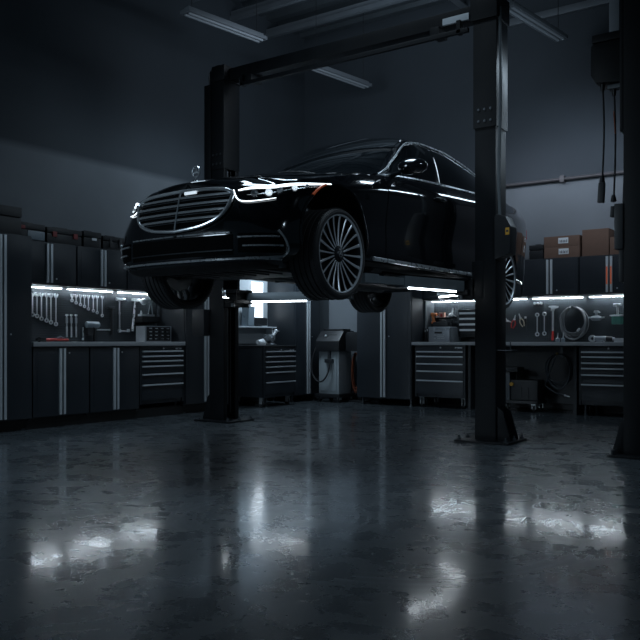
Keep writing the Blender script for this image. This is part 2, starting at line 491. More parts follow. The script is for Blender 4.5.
# plan outline, left half, front centre to rear centre (x forward, y left)
OUT = [(0.805, 0), (0.799, 0.20), (0.783, 0.40), (0.748, 0.58), (0.685, 0.735), (0.588, 0.845), (0.45, 0.912), (0.25, 0.948), (0.0, 0.965),
       (-0.5, 0.968), (-1.2, 0.965), (-2.0, 0.965), (-2.7, 0.968), (-3.2, 0.966), (-3.6, 0.945), (-3.95, 0.893), (-4.2, 0.815), (-4.36, 0.68),
       (-4.44, 0.45), (-4.465, 0.2), (-4.47, 0)]
ext = [(x, -y) for x, y in OUT[1:4]][::-1] + OUT + [(x, -y) for x, y in OUT[-4:-1]][::-1]
cs = np.concatenate([[0], np.cumsum([math.hypot(b[0]-a[0], b[1]-a[1]) for a, b in zip(ext[:-1], ext[1:])])])
cs -= cs[3]
FX = cubic(cs, [p[0] for p in ext]); FY = cubic(cs, [p[1] for p in ext])
SEND = cs[3+len(OUT)-1]
ss = np.linspace(0, SEND, 3000)
xx = FX(ss); yy = FY(ss)
IM = int(np.argmax(yy))
def s_x(x):   # s from x along the side
    return float(np.interp(-x, -xx, ss))
def s_y(y):   # s from y along the nose
    j = int(np.argmax(yy > 0.93))
    return float(np.interp(y, yy[:j], ss[:j]))
s_knots = [0, s_y(0.3), s_y(0.5), s_y(0.65), s_x(0.6), s_x(0.45), s_x(0.26), s_x(0.0), s_x(-0.2), s_x(-0.5), s_x(-0.82), s_x(-1.6), s_x(-2.4), s_x(-3.2), s_x(-3.9), s_x(-4.25), SEND]
z_knots = [0.838, 0.834, 0.826, 0.828, 0.842, 0.858, 0.888, 0.945, 0.985, 1.035, 1.075, 1.128, 1.168, 1.198, 1.20, 1.185, 1.175]
ZT = pchip(s_knots, z_knots)
ZB = pchip([0, s_y(0.6), s_x(0.5), s_x(0.2), s_x(-0.5), s_x(-3.3), s_x(-4.1), SEND], [0.205, 0.205, 0.22, 0.27, 0.30, 0.30, 0.36, 0.40])
INF = pchip([.18, .205, .235, .265, .30, .45, .52, .60, .70, .78, .82, .86], [.22, .14, .035, .004, 0, 0, .008, .022, .045, .062, .075, .10])
INFU = pchip([0, .02, .05, .10], [.035, .012, .002, 0])
INS = pchip([.26, .30, .34, .40, .50, .62, .75, .85, .92, 1.4], [.16, .085, .04, .022, .020, .024, .015, .004, 0, 0])
INSU = pchip([0, .03, .07, .105, .13, .2, .5], [.060, .042, .022, .007, .001, 0, 0])
INR = pchip([.3, .40, .5, .6, .85, 1.0, 1.12, 1.22], [.30, .14, .04, 0, .01, .035, .07, .10])
INRU = pchip([0, .03, .07], [.03, .01, 0])

INC = pchip([.42, .55, .65, .76, .86, .95], [0, .010, .040, .085, .11, .12])
def lower(s, z, off=0.0, side=1):
    s = abs(float(s)) if side == 1 else abs(float(s))
    x = float(FX(s)); y = float(FY(s)); e = 1e-3
    tx = float(FX(s+e)-FX(s-e)); ty = float(FY(s+e)-FY(s-e))
    l = math.hypot(tx, ty); nx, ny = ty/l, -tx/l
    if s < 1e-6: nx, ny = 1.0, 0.0
    if s > SEND-1e-6: nx, ny = -1.0, 0.0
    u = float(ZT(s))-z
    af = max(nx, 0)**2; ar = max(-nx, 0)**2; a = max(0.0, 1-af-ar)
    ins = af*float(INF(z)+INFU(u)) + a*float(INS(z)+INSU(u)) + ar*float(INR(z)+INRU(u))
    if nx > 0: ins += 4*af*a*float(INC(z))
    d = off-ins
    return Vector((x+nx*d, side*(y+ny*d if y > 1e-6 else 0.0), z))

def nrm(s, z, side=1):
    a = lower(s+2e-3, z)-lower(max(s-2e-3, 0), z)
    b = lower(s, z+2e-3)-lower(s, z-2e-3)
    n = a.cross(b)
    n.normalize()
    c = Vector((float(FX(s))+1.8, float(FY(s)), 0))
    if n.x*c.x+n.y*c.y < 0: n = -n
    return Vector((n.x, side*n.y, n.z))

ZC = pchip([.80, .75, .66, .48, .2, -.1, -.38, -.6, -.9, -1.2, -1.5, -1.8, -2.2, -2.6, -2.9, -3.2, -3.5, -3.8, -4.0, -4.25, -4.5],
           [.835, .856, .888, .935, .99, 1.035, 1.085, 1.20, 1.375, 1.525, 1.635, 1.685, 1.705, 1.685, 1.63, 1.55, 1.43, 1.315, 1.27, 1.215, 1.17])
ZR = pchip([.5, -.4, -.73, -1.09, -1.48, -1.8, -2.2, -2.6, -2.9, -3.2, -3.5, -3.8, -4.1],
           [.86, 1.02, 1.085, 1.30, 1.55, 1.605, 1.615, 1.575, 1.515, 1.405, 1.30, 1.235, 1.20])
YR = pchip([.5, -.4, -.73, -1.09, -1.48, -1.8, -2.2, -2.6, -2.9, -3.2, -3.5, -3.8, -4.1],
           [.80, .80, .815, .735, .665, .645, .638, .648, .668, .70, .73, .75, .72])
def smooth(a, b, x):
    t = min(1, max(0, (x-a)/(b-a)))
    return t*t*(3-2*t)
NB, NRA, NRC = 3, 10, 14
def section(s):
    """transverse section at station s from shoulder edge to the centre line: list of (x,y,z)"""
    e = lower(s, float(ZT(s)))
    xe, ye, ze = e.x, e.y, e.z
    zc = float(ZC(xe)); zr = float(ZR(xe)); yr = min(float(YR(xe)), 0.86*ye)
    k = smooth(-0.56, -0.84, xe)*smooth(-4.05, -3.55, xe)
    yb, zb = ye-0.022, ze+0.012
    zr = max(zr, zb+0.005)
    pts = []
    tot = NB+NRA+NRC
    for i in range(tot+1):
        if i <= NB:
            t = i/NB
            yk, zk = ye+(yb-ye)*t, ze+(zb-ze)*t
        elif i <= NB+NRA:
            t = (i-NB)/NRA
            yk = yb+(yr-yb)*t + 0.018*math.sin(PI*t)
            zk = zb+(zr-zb)*t
        else:
            t = (i-NB-NRA)/NRC
            tt = 1-(1-t)**1.0
            yk = yr*(1-tt)
            zk = zr+(zc-zr)*(1-(1-tt)**2.3)
        q = i/tot
        yh = ye*(1-q**1.15)
        w = yh/max(ye, 1e-6)
        zch = zc if xe > -0.38 else min(zc, 1.085)
        zh = ze+(zch-ze)*(1-w**2.6)
        # soft power-dome creases on the hood
        if xe > -0.4:
            zh += 0.010*math.exp(-((yh-0.47)/0.05)**2)*smooth(0.85, 0.5, xe)
        yf = yh+(yk-yh)*k if i < tot else 0.0
        zf = zh+(zk-zh)*k
        if -1.53 < xe < -0.38:
            qq = yf/(0.945*float(YR(xe)))
            if qq <= 1.0:
                xb = -0.40-0.42*qq*qq; xt = -1.50-0.03*qq*qq
                v = (xb-xe)/(xb-xt)
                if v > 0:
                    zb_, zt_ = 1.086+0.015*qq*qq, 1.638-0.063*qq**2.3
                    zf = zb_+(zt_-zb_)*min(v, 1)+0.18*max(0, v*(1-v))
                else:
                    zf = zh
        pts.append(Vector((xe, yf, zf)))
    return pts

def topz(x, y):
    P = section(s_x_top(x))
    ys = np.array([p.y for p in P])[::-1]; zs = np.array([p.z for p in P])[::-1]
    return float(np.interp(abs(y), ys, zs))
_st = np.concatenate([np.linspace(0, 1.4, 60), np.linspace(1.42, SEND, 220)])
_xt = np.array([lower(s, float(ZT(s))).x for s in _st])
def s_x_top(x):
    return float(np.interp(-x, -_xt, _st))

def body_mesh():
    S = list(np.linspace(0, 1.5, 52)) + list(np.linspace(1.54, SEND-1.2, 78)) + list(np.linspace(SEND-1.15, SEND, 26))
    rows = 30
    mb = MB()
    for side in (1, -1):
        G = []
        for s in S:
            zt, zb = float(ZT(s)), float(ZB(s))
            col = [(lower(s, zb).x, 0.0, zb)]
            for i in range(rows):
                t = i/rows
                t = t if t < .7 else .7+.3*(1-(1-(t-.7)/.3)**1.3)
                p = lower(s, zb+(zt-zb)*t)
                col.append((p.x, side*p.y, p.z))
            for p in section(s):
                col.append((p.x, side*p.y, p.z))
            G.append(col)
        mb.grid(G, flip=(side == 1))
    bmesh.ops.remove_doubles(mb.bm, verts=mb.bm.verts, dist=2e-4)
    bmesh.ops.dissolve_degenerate(mb.bm, dist=1e-5, edges=mb.bm.edges)
    return mb

CAR = thing('sedan_car', 'black luxury sedan raised in the air on the two-post lift', 'car', (-4.29, 5.07, 1.273), -PI/2)
ARCH = [(0.055, 0.46, 0.405), (-3.17, 0.475, 0.405)]
mb = body_mesh()
tmp_body = mb.build('car_body', [M['paint'], M['void']])
cut = MB()
for (ax, az, ar) in ARCH:
    for sd in (1, -1):
        cut.cyl((ax, sd*0.60, az), (ax, sd*1.25, az), ar, n=64)
        # open the arch downwards
        cut.bx(ax-ar*0.985, ax+ar*0.985, sd*0.60, sd*1.25, 0.0, az-0.08)
cutter = cut.build('arch_cutter', M['void'])
# union of cutter pieces is not needed: exact solver handles self intersection
bo = tmp_body.modifiers.new('arches', 'BOOLEAN')
bo.operation = 'DIFFERENCE'; bo.solver = 'EXACT'; bo.object = cutter; bo.use_self = True
dg = bpy.context.evaluated_depsgraph_get()
me = bpy.data.meshes.new_from_object(tmp_body.evaluated_get(dg))
bpy.data.objects.remove(tmp_body); bpy.data.objects.remove(cutter)
for p in me.polygons:
    c = p.center; p.material_index = 0; p.use_smooth = True
    if abs(c.y) < 0.945:
        for (ax, az, ar) in ARCH:
            r = math.hypot(c.x-ax, c.z-az)
            nr = (p.normal.x*(c.x-ax)+p.normal.z*(c.z-az))
            if r < ar+0.05 and (nr < -0.3*ar or (abs(abs(c.y)-0.60) < 0.01 and abs(p.normal.y) > 0.9) or (c.z < az and abs(p.normal.x) > 0.95)):
                p.material_index = 1
    if p.normal.z < -0.75 and c.z < 0.5: p.material_index = 1
me.set_sharp_from_angle(angle=math.radians(32))
body = link(bpy.data.objects.new('body', me)); body.parent = CAR

def patch(fn, nu, nv, skirt=None):
    """fn(u,v,off)->Vector grid with a turned-in rim"""
    mb = MB()
    us = [i/nu for i in range(nu+1)]; vs = [j/nv for j in range(nv+1)]
    G = [[fn(u, v, 0) for v in vs] for u in us]
    if skirt:
        us2 = [0]+us+[1]; vs2 = [0]+vs+[1]
        G = []
        for i, u in enumerate(us2):
            row = []
            for j, v in enumerate(vs2):
                edge = i in (0, len(us2)-1) or j in (0, len(vs2)-1)
                row.append(fn(u, v, -skirt if edge else 0))
            G.append(row)
    mb.grid(G)
    return mb

def side_patch(x0, x1, z0, z1, off, side, nu=24, nv=24, skirt=0.006):
    """x0,x1: functions of z ; z0,z1: functions of s -> offset panel on the flank"""
    def fn(u, v, o):
        sx = s_x(x0(0.7)+(x1(0.7)-x0(0.7))*u)
        z = z0(sx)+(z1(sx)-z0(sx))*v
        x = x0(z)+(x1(z)-x0(z))*u
        s = s_x(x)
        zz = z0(s)+(z1(s)-z0(s))*v
        return lower(s, zz, off+o, side)
    return patch(fn, nu, nv, skirt)

def curve_lower(pts, off, side=1):
    return [lower(s, z, off, side) for s, z in pts]
def dense(pts, n=8):
    out = []
    for (a, b) in zip(pts[:-1], pts[1:]):
        for i in range(n): out.append(tuple(a[k]+(b[k]-a[k])*i/n for k in range(len(a))))
    out.append(tuple(pts[-1]))
    return out
def spline(pts, n=40):
    P = np.array(pts, float)
    t = np.concatenate([[0], np.cumsum(np.linalg.norm(np.diff(P, axis=0), axis=1))])
    fs = [cubic(t, P[:, k]) for k in range(P.shape[1])]
    return [tuple(float(f(x)) for f in fs) for x in np.linspace(0, t[-1], n)]

for side in (1, -1):
    # doors
    fd = side_patch(lambda z: -0.66-0.02*(z-.7), lambda z: -1.765-0.03*(z-.7), lambda s: 0.385, lambda s: float(ZT(s))-0.004, 0.0045, side)
    d1 = fd.build('front_door', M['paint'], CAR)
    rd = side_patch(lambda z: -1.778-0.03*(z-.7), lambda z: -2.93+0.20*smooth(.86, .42, z), lambda s: 0.385, lambda s: float(ZT(s))-0.004, 0.0045, side)
    d2 = rd.build('rear_door', M['paint'], CAR)
    # flush door handles
    for dd, hx, hz in ((d1, -1.60, 0.985), (d2, -2.72, 1.045)):
        s = s_x(hx); c = lower(s, hz, 0.016, side); c2 = lower(s_x(hx-0.2), hz+0.012, 0.016, side)
        hb = MB()
        P = [lower(s_x(hx+0.11-0.22*t), hz-0.006+0.012*t, 0.006+0.020*math.sin(PI*t)**0.5, side) for t in np.linspace(0, 1, 13)]
        hb.tube(P, [0.006+0.010*math.sin(PI*t)**0.6 for t in np.linspace(0, 1, 13)], 10, flat=1.3)
        hb.build('door_handle', M['paint'], dd)
        hb = MB()
        P = [lower(s_x(hx+0.09-0.18*t), hz+0.008+0.012*t, 0.014+0.022*math.sin(PI*t)**0.5, side) for t in np.linspace(0, 1, 13)]
        hb.tube(P, 0.0045, 8)
        hb.build('handle_trim', M['chrome'], dd)
    # chrome sill strip
    P = [lower(s_x(x), 0.352, 0.012, side) for x in np.linspace(-0.46, -2.66, 40)]
    MB().tube(P, 0.011, 8, flat=1.6).build('sill_trim', M['satin'], CAR)
    # belt-line chrome and window frame
    def rail_pt(x, f, o):
        P = section(s_x_top(x)); A = P[NB:NB+NRA+1]
        q = min(max(f, 0), 1)*NRA; i = min(int(q), NRA-1); p = A[i].lerp(A[i+1], q-i)
        return Vector((p.x, side*(p.y+o), p.z+0.3*o))
    frame = [rail_pt(x, 0.02, 0.010) for x in np.linspace(-0.77, -3.34, 60)]
    frame += [rail_pt(-3.34-0.03*math.sin(PI*t), 0.02+0.90*t, 0.010) for t in np.linspace(0.1, 1, 6)]
    frame += [rail_pt(x, 0.93, 0.010) for x in np.linspace(-3.30, -0.80, 60)]
    MB().tube(frame, 0.0105, 8, closed=True).build('window_trim', M['satin'], CAR)
    for nm, xa, xb, lean in (('front_side_window', -0.90, -1.70, 0.2), ('rear_side_window', -1.78, -2.84, 0.1), ('quarter_window', -2.90, -3.30, 0.0)):
        def gfn(u, v, o, xa=xa, xb=xb, lean=lean):
            l0 = 0.0 if nm == 'front_side_window' else 0.2 if nm == 'rear_side_window' else 0.1
            x = (xa-l0*v)+((xb-lean*v)-(xa-l0*v))*u
            return rail_pt(max(x, -3.34), 0.04+0.87*v, 0.004+o)
        patch(gfn, 20, 10, 0.006).build(nm, M['glass'], CAR)
    # pillar between the doors, gloss black
    # mirror
    mbm = MB()
    mbm.sphere((-0.86, side*1.085, 1.150), 1.0, (0.085, 0.130, 0.070), 24, rot=(0, side*0.08, side*0.18))
    mbm.tube([(-0.82, side*0.90, 1.085), (-0.835, side*0.95, 1.10), (-0.85, side*1.0, 1.115)], [0.035, 0.028, 0.03], 10, flat=0.6)
    mr = mbm.build('wing_mirror', M['paint'], CAR)
    P = [(-0.86+0.066*math.sin(PI*t)*1.0, side*(0.975+0.225*t), 1.178-0.012*t) for t in np.linspace(0, 1, 12)]
    MB().tube(P, [0.004+0.013*math.sin(PI*t) for t in np.linspace(0, 1, 12)], 8, flat=0.8).build('indicator_strip', M['chrome'], mr)
    MB().sphere((-0.925, side*1.085, 1.150), 1.0, (0.016, 0.108, 0.056), 20).build('mirror_glass', M['glass'], mr)
    # wheel-arch lips
    for (ax, az, ar) in ARCH:
        P = []
        for a in np.linspace(-12, 192, 60):
            x = ax+ar*math.cos(math.radians(a)); z = az+ar*math.sin(math.radians(a))
            P.append(lower(s_x(x), z, 0.002, side))
        MB().tube(P, 0.011, 8).build('arch_lip', M['paint'], CAR)
    # amber side marker in the front arch
    ax, az, ar = ARCH[0]
    P = [lower(s_x(ax+(ar+0.004)*math.cos(math.radians(a))), az+(ar+0.004)*math.sin(math.radians(a)), 0.006, side) for a in np.linspace(45, 70, 10)]
    MB().tube(P, 0.016, 8, flat=0.6).build('side_marker', M['amber'], CAR)
    # headlights
    hl_top0 = pchip([0.50, 0.62, 0.80, 1.00, 1.20, 1.40], [.772, .792, .806, .822, .842, .868])
    hl_top = lambda s: min(float(hl_top0(s)), float(ZT(s))-0.022)
    hl_bot = pchip([0.50, 0.54, 0.62, 0.80, 1.00, 1.20, 1.40], [.748, .706, .690, .712, .752, .802, .858])
    s0, s1 = 0.50, 1.40
    def hfn(u, v, o):
        s = s0+(s1-s0)*u
        z = float(hl_bot(s))+(float(hl_top(s))-float(hl_bot(s)))*v
        return lower(s, z, 0.006+o, side)
    hl = patch(hfn, 40, 8, 0.012).build('headlight', M['glass'], CAR)
    P = [lower(s, float(hl_top(s))-0.007, 0.012, side) for s in np.linspace(0.53, 1.37, 40)]
    MB().tube(P, [0.0035+0.0055*math.sin(PI*t**0.7) for t in np.linspace(0, 1, 40)], 8, flat=1.2).build('daytime_light', M['lamp_white'], hl)
    P = [lower(s, z, 0.012, side) for s, z in spline([(0.49, .775), (0.505, .745), (0.535, .704), (0.62, .684), (0.72, .692), (0.85, .712)], 30)]
    MB().tube(P, [0.0048*(1-0.5*t) for t in np.linspace(0, 1, 30)], 8).build('daytime_light', M['lamp_white'], hl)
    for s, z, r in ((0.66, .742, .026), (0.78, .752, .026), (0.90, .768, .024), (1.02, .788, .020), (1.12, .807, .015)):
        q = lower(s, z, 0.008, side); nn = nrm(s, z, side)
        MB().lathe([(0, 0.006), (r*.55, 0.005), (r*.62, 0.010), (r, 0.012), (r, -0.004)], 20, Matrix.Translation(q) @ nn.to_track_quat('Z', 'Y').to_matrix().to_4x4()).build('lamp_module', M['lamp_soft'] if s in (0.78, 1.02) else M['chrome'], hl)
    P = [lower(s, 0.45*float(hl_bot(s))+0.55*float(hl_top(s))-0.012, 0.008, side) for s in np.linspace(0.60, 1.22, 24)]
    MB().tube(P, [0.003+0.006*math.sin(PI*t) for t in np.linspace(0, 1, 24)], 8, flat=0.5).build('lamp_reflector', M['satin'], hl)
    # bumper side intake
    in_t = pchip([0.54, 0.68, 0.84, 0.92], [.452, .452, .448, .42]); in_b = pchip([0.54, 0.68, 0.89, 0.92], [.318, .312, .312, .33])
    def ifn(u, v, o):
        s = 0.56+0.35*u
        return lower(s, float(in_b(s))+(float(in_t(s))-float(in_b(s)))*v, 0.003+o, side)
    si = patch(ifn, 16, 6, 0.006).build('side_intake', M['mesh_dark'], CAR)
    for z, sa, sb in ((.425, .56, .865), (.362, .60, .895)):
        P = [lower(s, z, 0.010, side) for s in np.linspace(sa, sb, 16)]
        MB().tube(P, 0.007, 8).build('intake_bar', M['satin'], si)
    P = [lower(s, z, 0.012, side) for s, z in spline([(.855, .470), (.895, .425), (.93, .36), (.938, .325), (.92, .300), (.87, .288), (.78, .280), (.62, .276)], 40)]
    MB().tube(P, 0.008, 8).build('bumper_trim', M['satin'], CAR)
    # upper bumper chrome strip
    P = [lower(s, .462, 0.010, side) for s in np.linspace(0.02, 0.50, 16)]
    MB().tube(P, 0.008, 8, flat=0.8).build('bumper_strip', M['satin'], CAR)
    # tail lamps
    def tfn(u, v, o):
        s = SEND-0.95+0.55*u
        return lower(s, 0.90+0.11*v+0.03*u, 0.006+o, side)
    patch(tfn, 14, 5, 0.008).build('tail_lamp', M['red_lens'], CAR)

# lower lip, the whole width
P = [lower(abs(s), .272, 0.012, 1 if s >= 0 else -1) for s in np.linspace(-0.90, 0.90, 70)]
MB().tube(P, 0.0085, 8).build('lip_trim', M['satin'], CAR)
# central intake
def cfn(u, v, o):
    s = -0.52+1.04*u
    zt_, zb_ = .447, .300
    return lower(abs(s), zb_+(zt_-zb_)*v, 0.003+o, 1 if s >= 0 else -1)
ci = patch(cfn, 30, 6, 0.006).build('centre_intake', M['mesh_dark'], CAR)
P = [lower(abs(s), .335, 0.008, 1 if s >= 0 else -1) for s in np.linspace(-0.52, 0.52, 40)]
MB().tube(P, 0.005, 8).build('intake_bar', M['steel_dark'], ci)

# grille
gtop = pchip([0, .30, .44, .49], [.806, .797, .780, .745])
gbot = pchip([0, .20, .36, .45, .485, .492], [.498, .514, .555, .622, .700, .735])
def gfn2(u, v, o):
    y = -0.49+0.98*u; s = s_y(abs(y))
    zt_, zb_ = float(gtop(abs(y))), float(gbot(abs(y)))
    return lower(s, zb_+(zt_-zb_)*v, 0.004+o, 1 if y >= 0 else -1)
gr = patch(gfn2, 40, 14, 0.008).build('radiator_grille', M['mesh_dark'], CAR)
outl = [(y, float(gtop(y))) for y in np.linspace(0, .46, 24)]+[(.487, .757), (.493, .735), (.489, .715), (.483, .692)]+[(y, float(gbot(y))) for y in np.linspace(.472, 0, 26)]
P = [lower(s_y(y), z, 0.022, 1) for y, z in outl]+[lower(s_y(y), z, 0.022, -1) for y, z in outl[::-1][1:-1]]
MB().tube(P, 0.0135, 10, closed=True).build('grille_frame', M['chrome'], gr)
def width_at(z):
    ys_ = np.linspace(0, .49, 120)
    ok = [y for y in ys_ if float(gbot(y)) < z-0.004 and float(gtop(y)) > z+0.004]
    return max(ok) if ok else 0.1
for z in (.752, .697, .640, .585):
    w = width_at(z)
    for dz, m_, r_ in ((0.0, M['chrome'], 0.0105), (-0.021, M['steel_dark'], 0.004)):
        w2 = width_at(z+dz)
        P = [lower(s_y(abs(y)), z+dz, 0.018, 1 if y >= 0 else -1) for y in np.linspace(-w2, w2, 36)]
        MB().tube(P, r_, 8, flat=1.0).build('grille_slat', m_, gr)
P = [lower(0, z, 0.026) for z in np.linspace(.503, .803, 10)]
MB().tube(P, 0.007, 8).build('grille_bar', M['chrome'], gr)
q = lower(s_y(0.10), .785, 0.02); MB().box(q, (0.012, 0.12, 0.022), 0.004).build('sensor_cover', M['lamp_soft'], gr)
# hood: a lid laid on the body, with its shut lines
def hood_fn(u, v, o):
    q = -1+2*u
    x = (0.675-0.10*q*q)+((-0.36-0.30*q*q)-(0.675-0.10*q*q))*v
    P = section(s_x_top(x)); y = q*min(0.78, P[0].y*(0.72+0.12*smooth(0.5, 0.1, x)))
    return Vector((x, y, topz(x, y)+0.0045+o))
hood = patch(hood_fn, 36, 36, 0.008).build('hood', M['paint'], CAR)
def ws_fn(u, v, o):
    q = -1+2*u
    x = (-0.40-0.42*q*q)+((-1.50-0.03*q*q)-(-0.40-0.42*q*q))*v
    y = q*0.945*float(YR(x))
    return Vector((x, y, topz(x, y)+0.006+o))
patch(ws_fn, 30, 20, 0.010).build('windscreen', M['glass'], CAR)
def rw_fn(u, v, o):
    q = -1+2*u
    x = (-2.95-0.05*q*q)+((-3.86+0.10*q*q)-(-2.95-0.05*q*q))*v
    y = q*0.92*float(YR(x))
    return Vector((x, y, topz(x, y)+0.006+o))
patch(rw_fn, 26, 16, 0.010).build('rear_window', M['glass'], CAR)
def roof_fn(u, v, o):
    q = -1+2*u; x = -1.62-1.22*v
    y = q*0.80*float(YR(x))
    return Vector((x, y, topz(x, y)+0.005+o))
patch(roof_fn, 16, 16, 0.008).build('roof_glass', M['glass'], CAR)
# wipers at the foot of the windscreen
for y0, y1 in ((0.55, -0.05), (-0.05, -0.60)):
    P = [(-0.46-0.16*((y0+(y1-y0)*t)**2)-0.03*t, y0+(y1-y0)*t, topz(-0.46-0.16*((y0+(y1-y0)*t)**2)-0.03*t, y0+(y1-y0)*t)+0.022) for t in np.linspace(0, 1, 12)]
    MB().tube(P, 0.007, 6).build('wiper', M['plastic'], CAR)
# bonnet star: ring on a stem with three points
sx = 0.60; sz = topz(sx, 0)+0.004
st = MB()
st.lathe([(0.0, 0.012), (0.010, 0.011), (0.020, 0.006), (0.024, 0.0), (0.0, 0.0)], 20, Matrix.Translation((sx, 0, sz)))
st.cyl((sx, 0, sz+0.008), (sx, 0, sz+0.034), 0.0045, 0.0035, 10)
cz = sz+0.073
st.tube([(sx, 0.040*math.sin(a), cz+0.040*math.cos(a)) for a in np.linspace(0, 2*PI, 32, endpoint=False)], 0.0055, 8, closed=True)
for a in (0, 2*PI/3, 4*PI/3):
    d = Vector((0, math.sin(a), math.cos(a))); w = Vector((0, math.cos(a), -math.sin(a)))
    c0 = Vector((sx, 0, cz))
    st.tube([c0, c0+d*0.038], [0.010, 0.0025], 6)
st.build('hood_star', M['chrome'], CAR)
# underbody
ub = MB()
ub.box((-1.6, 0, 0.315), (2.0, 1.1, 0.05), 0.01)
for x in (-0.7, -1.2, -1.7, -2.2): ub.box((x, 0, 0.285), (0.06, 1.25, 0.04), 0.008)
ub.box((0.15, 0, 0.25), (0.9, 0.95, 0.05), 0.012)
for y in np.linspace(-0.4, 0.4, 7): ub.box((0.3, y, 0.222), (0.5, 0.03, 0.02), 0.004)
ub.build('underbody_tray', M['under'], CAR)
ex = MB()
for sd in (1, -1):
    ex.tube(spline([(-0.3, 0.12*sd, 0.26), (-1.4, 0.14*sd, 0.255), (-2.4, 0.2*sd, 0.26), (-3.0, 0.35*sd, 0.36), (-3.8, 0.45*sd, 0.42), (-4.3, 0.5*sd, 0.42)], 30), 0.035, 12)
    ex.cyl((-1.2, 0.15*sd, 0.25), (-1.9, 0.16*sd, 0.25), 0.075, n=20)
ex.build('exhaust_pipe', M['under'], CAR)
for ax, az in ((0.03, 0.345), (-3.18, 0.375)):
    for sd in (1, -1):
        sa = MB()
        sa.tube([(ax+0.22, 0.32*sd, 0.30), (ax+0.08, 0.55*sd, 0.29), (ax, 0.74*sd, az-0.10)], 0.024, 10)
        sa.tube([(ax-0.22, 0.32*sd, 0.30), (ax-0.08, 0.55*sd, 0.29), (ax, 0.74*sd, az-0.10)], 0.024, 10)
        sa.tube([(ax, 0.42*sd, 0.42), (ax, 0.72*sd, az)], 0.03, 10)
        sa.tube([(ax-0.06, 0.56*sd, 0.85), (ax-0.03, 0.64*sd, az+0.02)], 0.045, 14)
        sa.build('suspension_arm', M['under'], CAR)

# wheels: axis along y, outer face at y = 0
RT = 0.346
RX = Matrix.Rotation(-PI/2, 4, 'X')      # local z -> +y
def make_wheel():
    tr = MB()
    prof = [(.296, -.004), (.300, .006), (.312, .011), (.328, .008), (.337, -.002), (.343, -.018)]
    for g in range(4):
        y0 = -.040-g*.047
        prof += [(RT, y0+.010), (RT, y0-.010), (RT-.008, y0-.0125), (RT-.008, y0-.0195), (RT, y0-.022)]
    prof += [(RT, -.222), (.342, -.236), (.332, -.250), (.312, -.256), (.297, -.248)]
    tr.lathe(prof, 72, RX)
    for k in range(72):                        # shoulder tread blocks
        a = 2*PI*k/72
        for yy in (-.026, -.228):
            Mx = Matrix.Rotation(a, 4, 'Y') @ Matrix.Translation((0, yy, RT-.003))
            t = bmesh.new(); bmesh.ops.create_cube(t, size=1.0)
            bmesh.ops.scale(t, vec=Vector((.017, .022, .010)), verts=t.verts)
            tr._merge(t, Mx @ Matrix.Rotation(0.5 if yy > -.1 else -0.5, 4, 'Z'))
    rm = MB()
    rm.lathe([(.298, -.006), (.2985, .002), (.294, .006), (.288, .003), (.283, -.010), (.278, -.030), (.268, -.060), (.262, -.12), (.270, -.22), (.297, -.246), (.290, -.25)], 72, RX)
    sp = []
    for k in range(20):
        a = 2*PI*k/20
        wide = k % 2 == 0
        t = bmesh.new()
        rows = []
        for r, w, y in ((.040, .0075, -.018), (.10, .0072, -.022), (.18, .0085, -.020), (.25, .0105, -.013), (.287, .0140, -.004)):
            w = w*(1.0 if wide else 0.8)
            rows.append([t.verts.new((-w, y-.004, r)), t.verts.new((-w*.5, y, r)), t.verts.new((w*.5, y, r)), t.verts.new((w, y-.004, r)), t.verts.new((w*.6, y-.034, r)), t.verts.new((-w*.6, y-.034, r))])
        for A, B in zip(rows[:-1], rows[1:]):
            for j in range(6):
                f = t.faces.new((A[j], A[(j+1) % 6], B[(j+1) % 6], B[j]))
                f.material_index = 0 if j in (0, 1, 2) else 1
        t.faces.new(rows[0]); t.faces.new(rows[-1][::-1])
        bmesh.ops.recalc_face_normals(t, faces=t.faces)
        bmesh.ops.transform(t, matrix=Matrix.Rotation(a, 4, 'Y'), verts=t.verts)
        s = MB(); s._merge(t)
        sp.append(s)
    hb = MB()
    hb.lathe([(.0, -.004), (.030, -.005), (.034, -.009), (.060, -.014), (.066, -.024), (.066, -.07)], 36, RX)
    for k in range(5):
        a = 2*PI*k/5; hb.cyl((.048*math.sin(a), -.010, .048*math.cos(a)), (.048*math.sin(a), -.03, .048*math.cos(a)), .008, n=6)
    cap = MB()
    cap.tube([(.024*math.sin(a), -.003, .024*math.cos(a)) for a in np.linspace(0, 2*PI, 24, endpoint=False)], .002, 6, closed=True)
    for a in (0, 2*PI/3, 4*PI/3):
        cap.tube([(0, -.003, 0), (.023*math.sin(a), -.003, .023*math.cos(a))], [.005, .0012], 6)
    br = MB()
    br.lathe([(.06, -.095), (.185, -.095), (.185, -.125), (.06, -.125)], 48, RX, closed=True)
    cal = MB()
    cal.box((-.13, -.10, .07), (.075, .075, .15), .012, rot=(0, -1.0+PI/2-.5, 0))
    return tr, rm, sp, hb, cap, br, cal
tr, rm, sp, hb, cap, br, cal = make_wheel()
W0 = rm.build('wheel', M['rim_dark'], CAR, ang=30)
tr.build('tyre', M['rubber'], W0, ang=30)
for s in sp: s.build('spoke', [M['rim'], M['rim_dark']], W0, ang=25)
hb.build('hub', M['rim_dark'], W0); cap.build('hub_star', M['chrome'], W0); br.build('brake_disc', M['steel_dark'], W0); cal.build('brake_caliper', M['plastic'], W0)
lipm = MB(); lipm.lathe([(.2975, .003), (.296, .0075), (.288, .0055), (.284, -.004)], 72, RX); lipm.build('rim_edge', M['rim'], W0)
W0.location = (0.03, 0.955, 0.346)
for x, sd, z in ((0.03, -1, 0.312), (-3.18, 1, 0.376), (-3.18, -1, 0.376)):
    w = clone(W0, CAR)
    w.location = (x, 0.955 if sd == 1 else -0.875, z)
    w.rotation_euler = (0, 0.2, 0) if sd == 1 else (0, 0.1, PI)
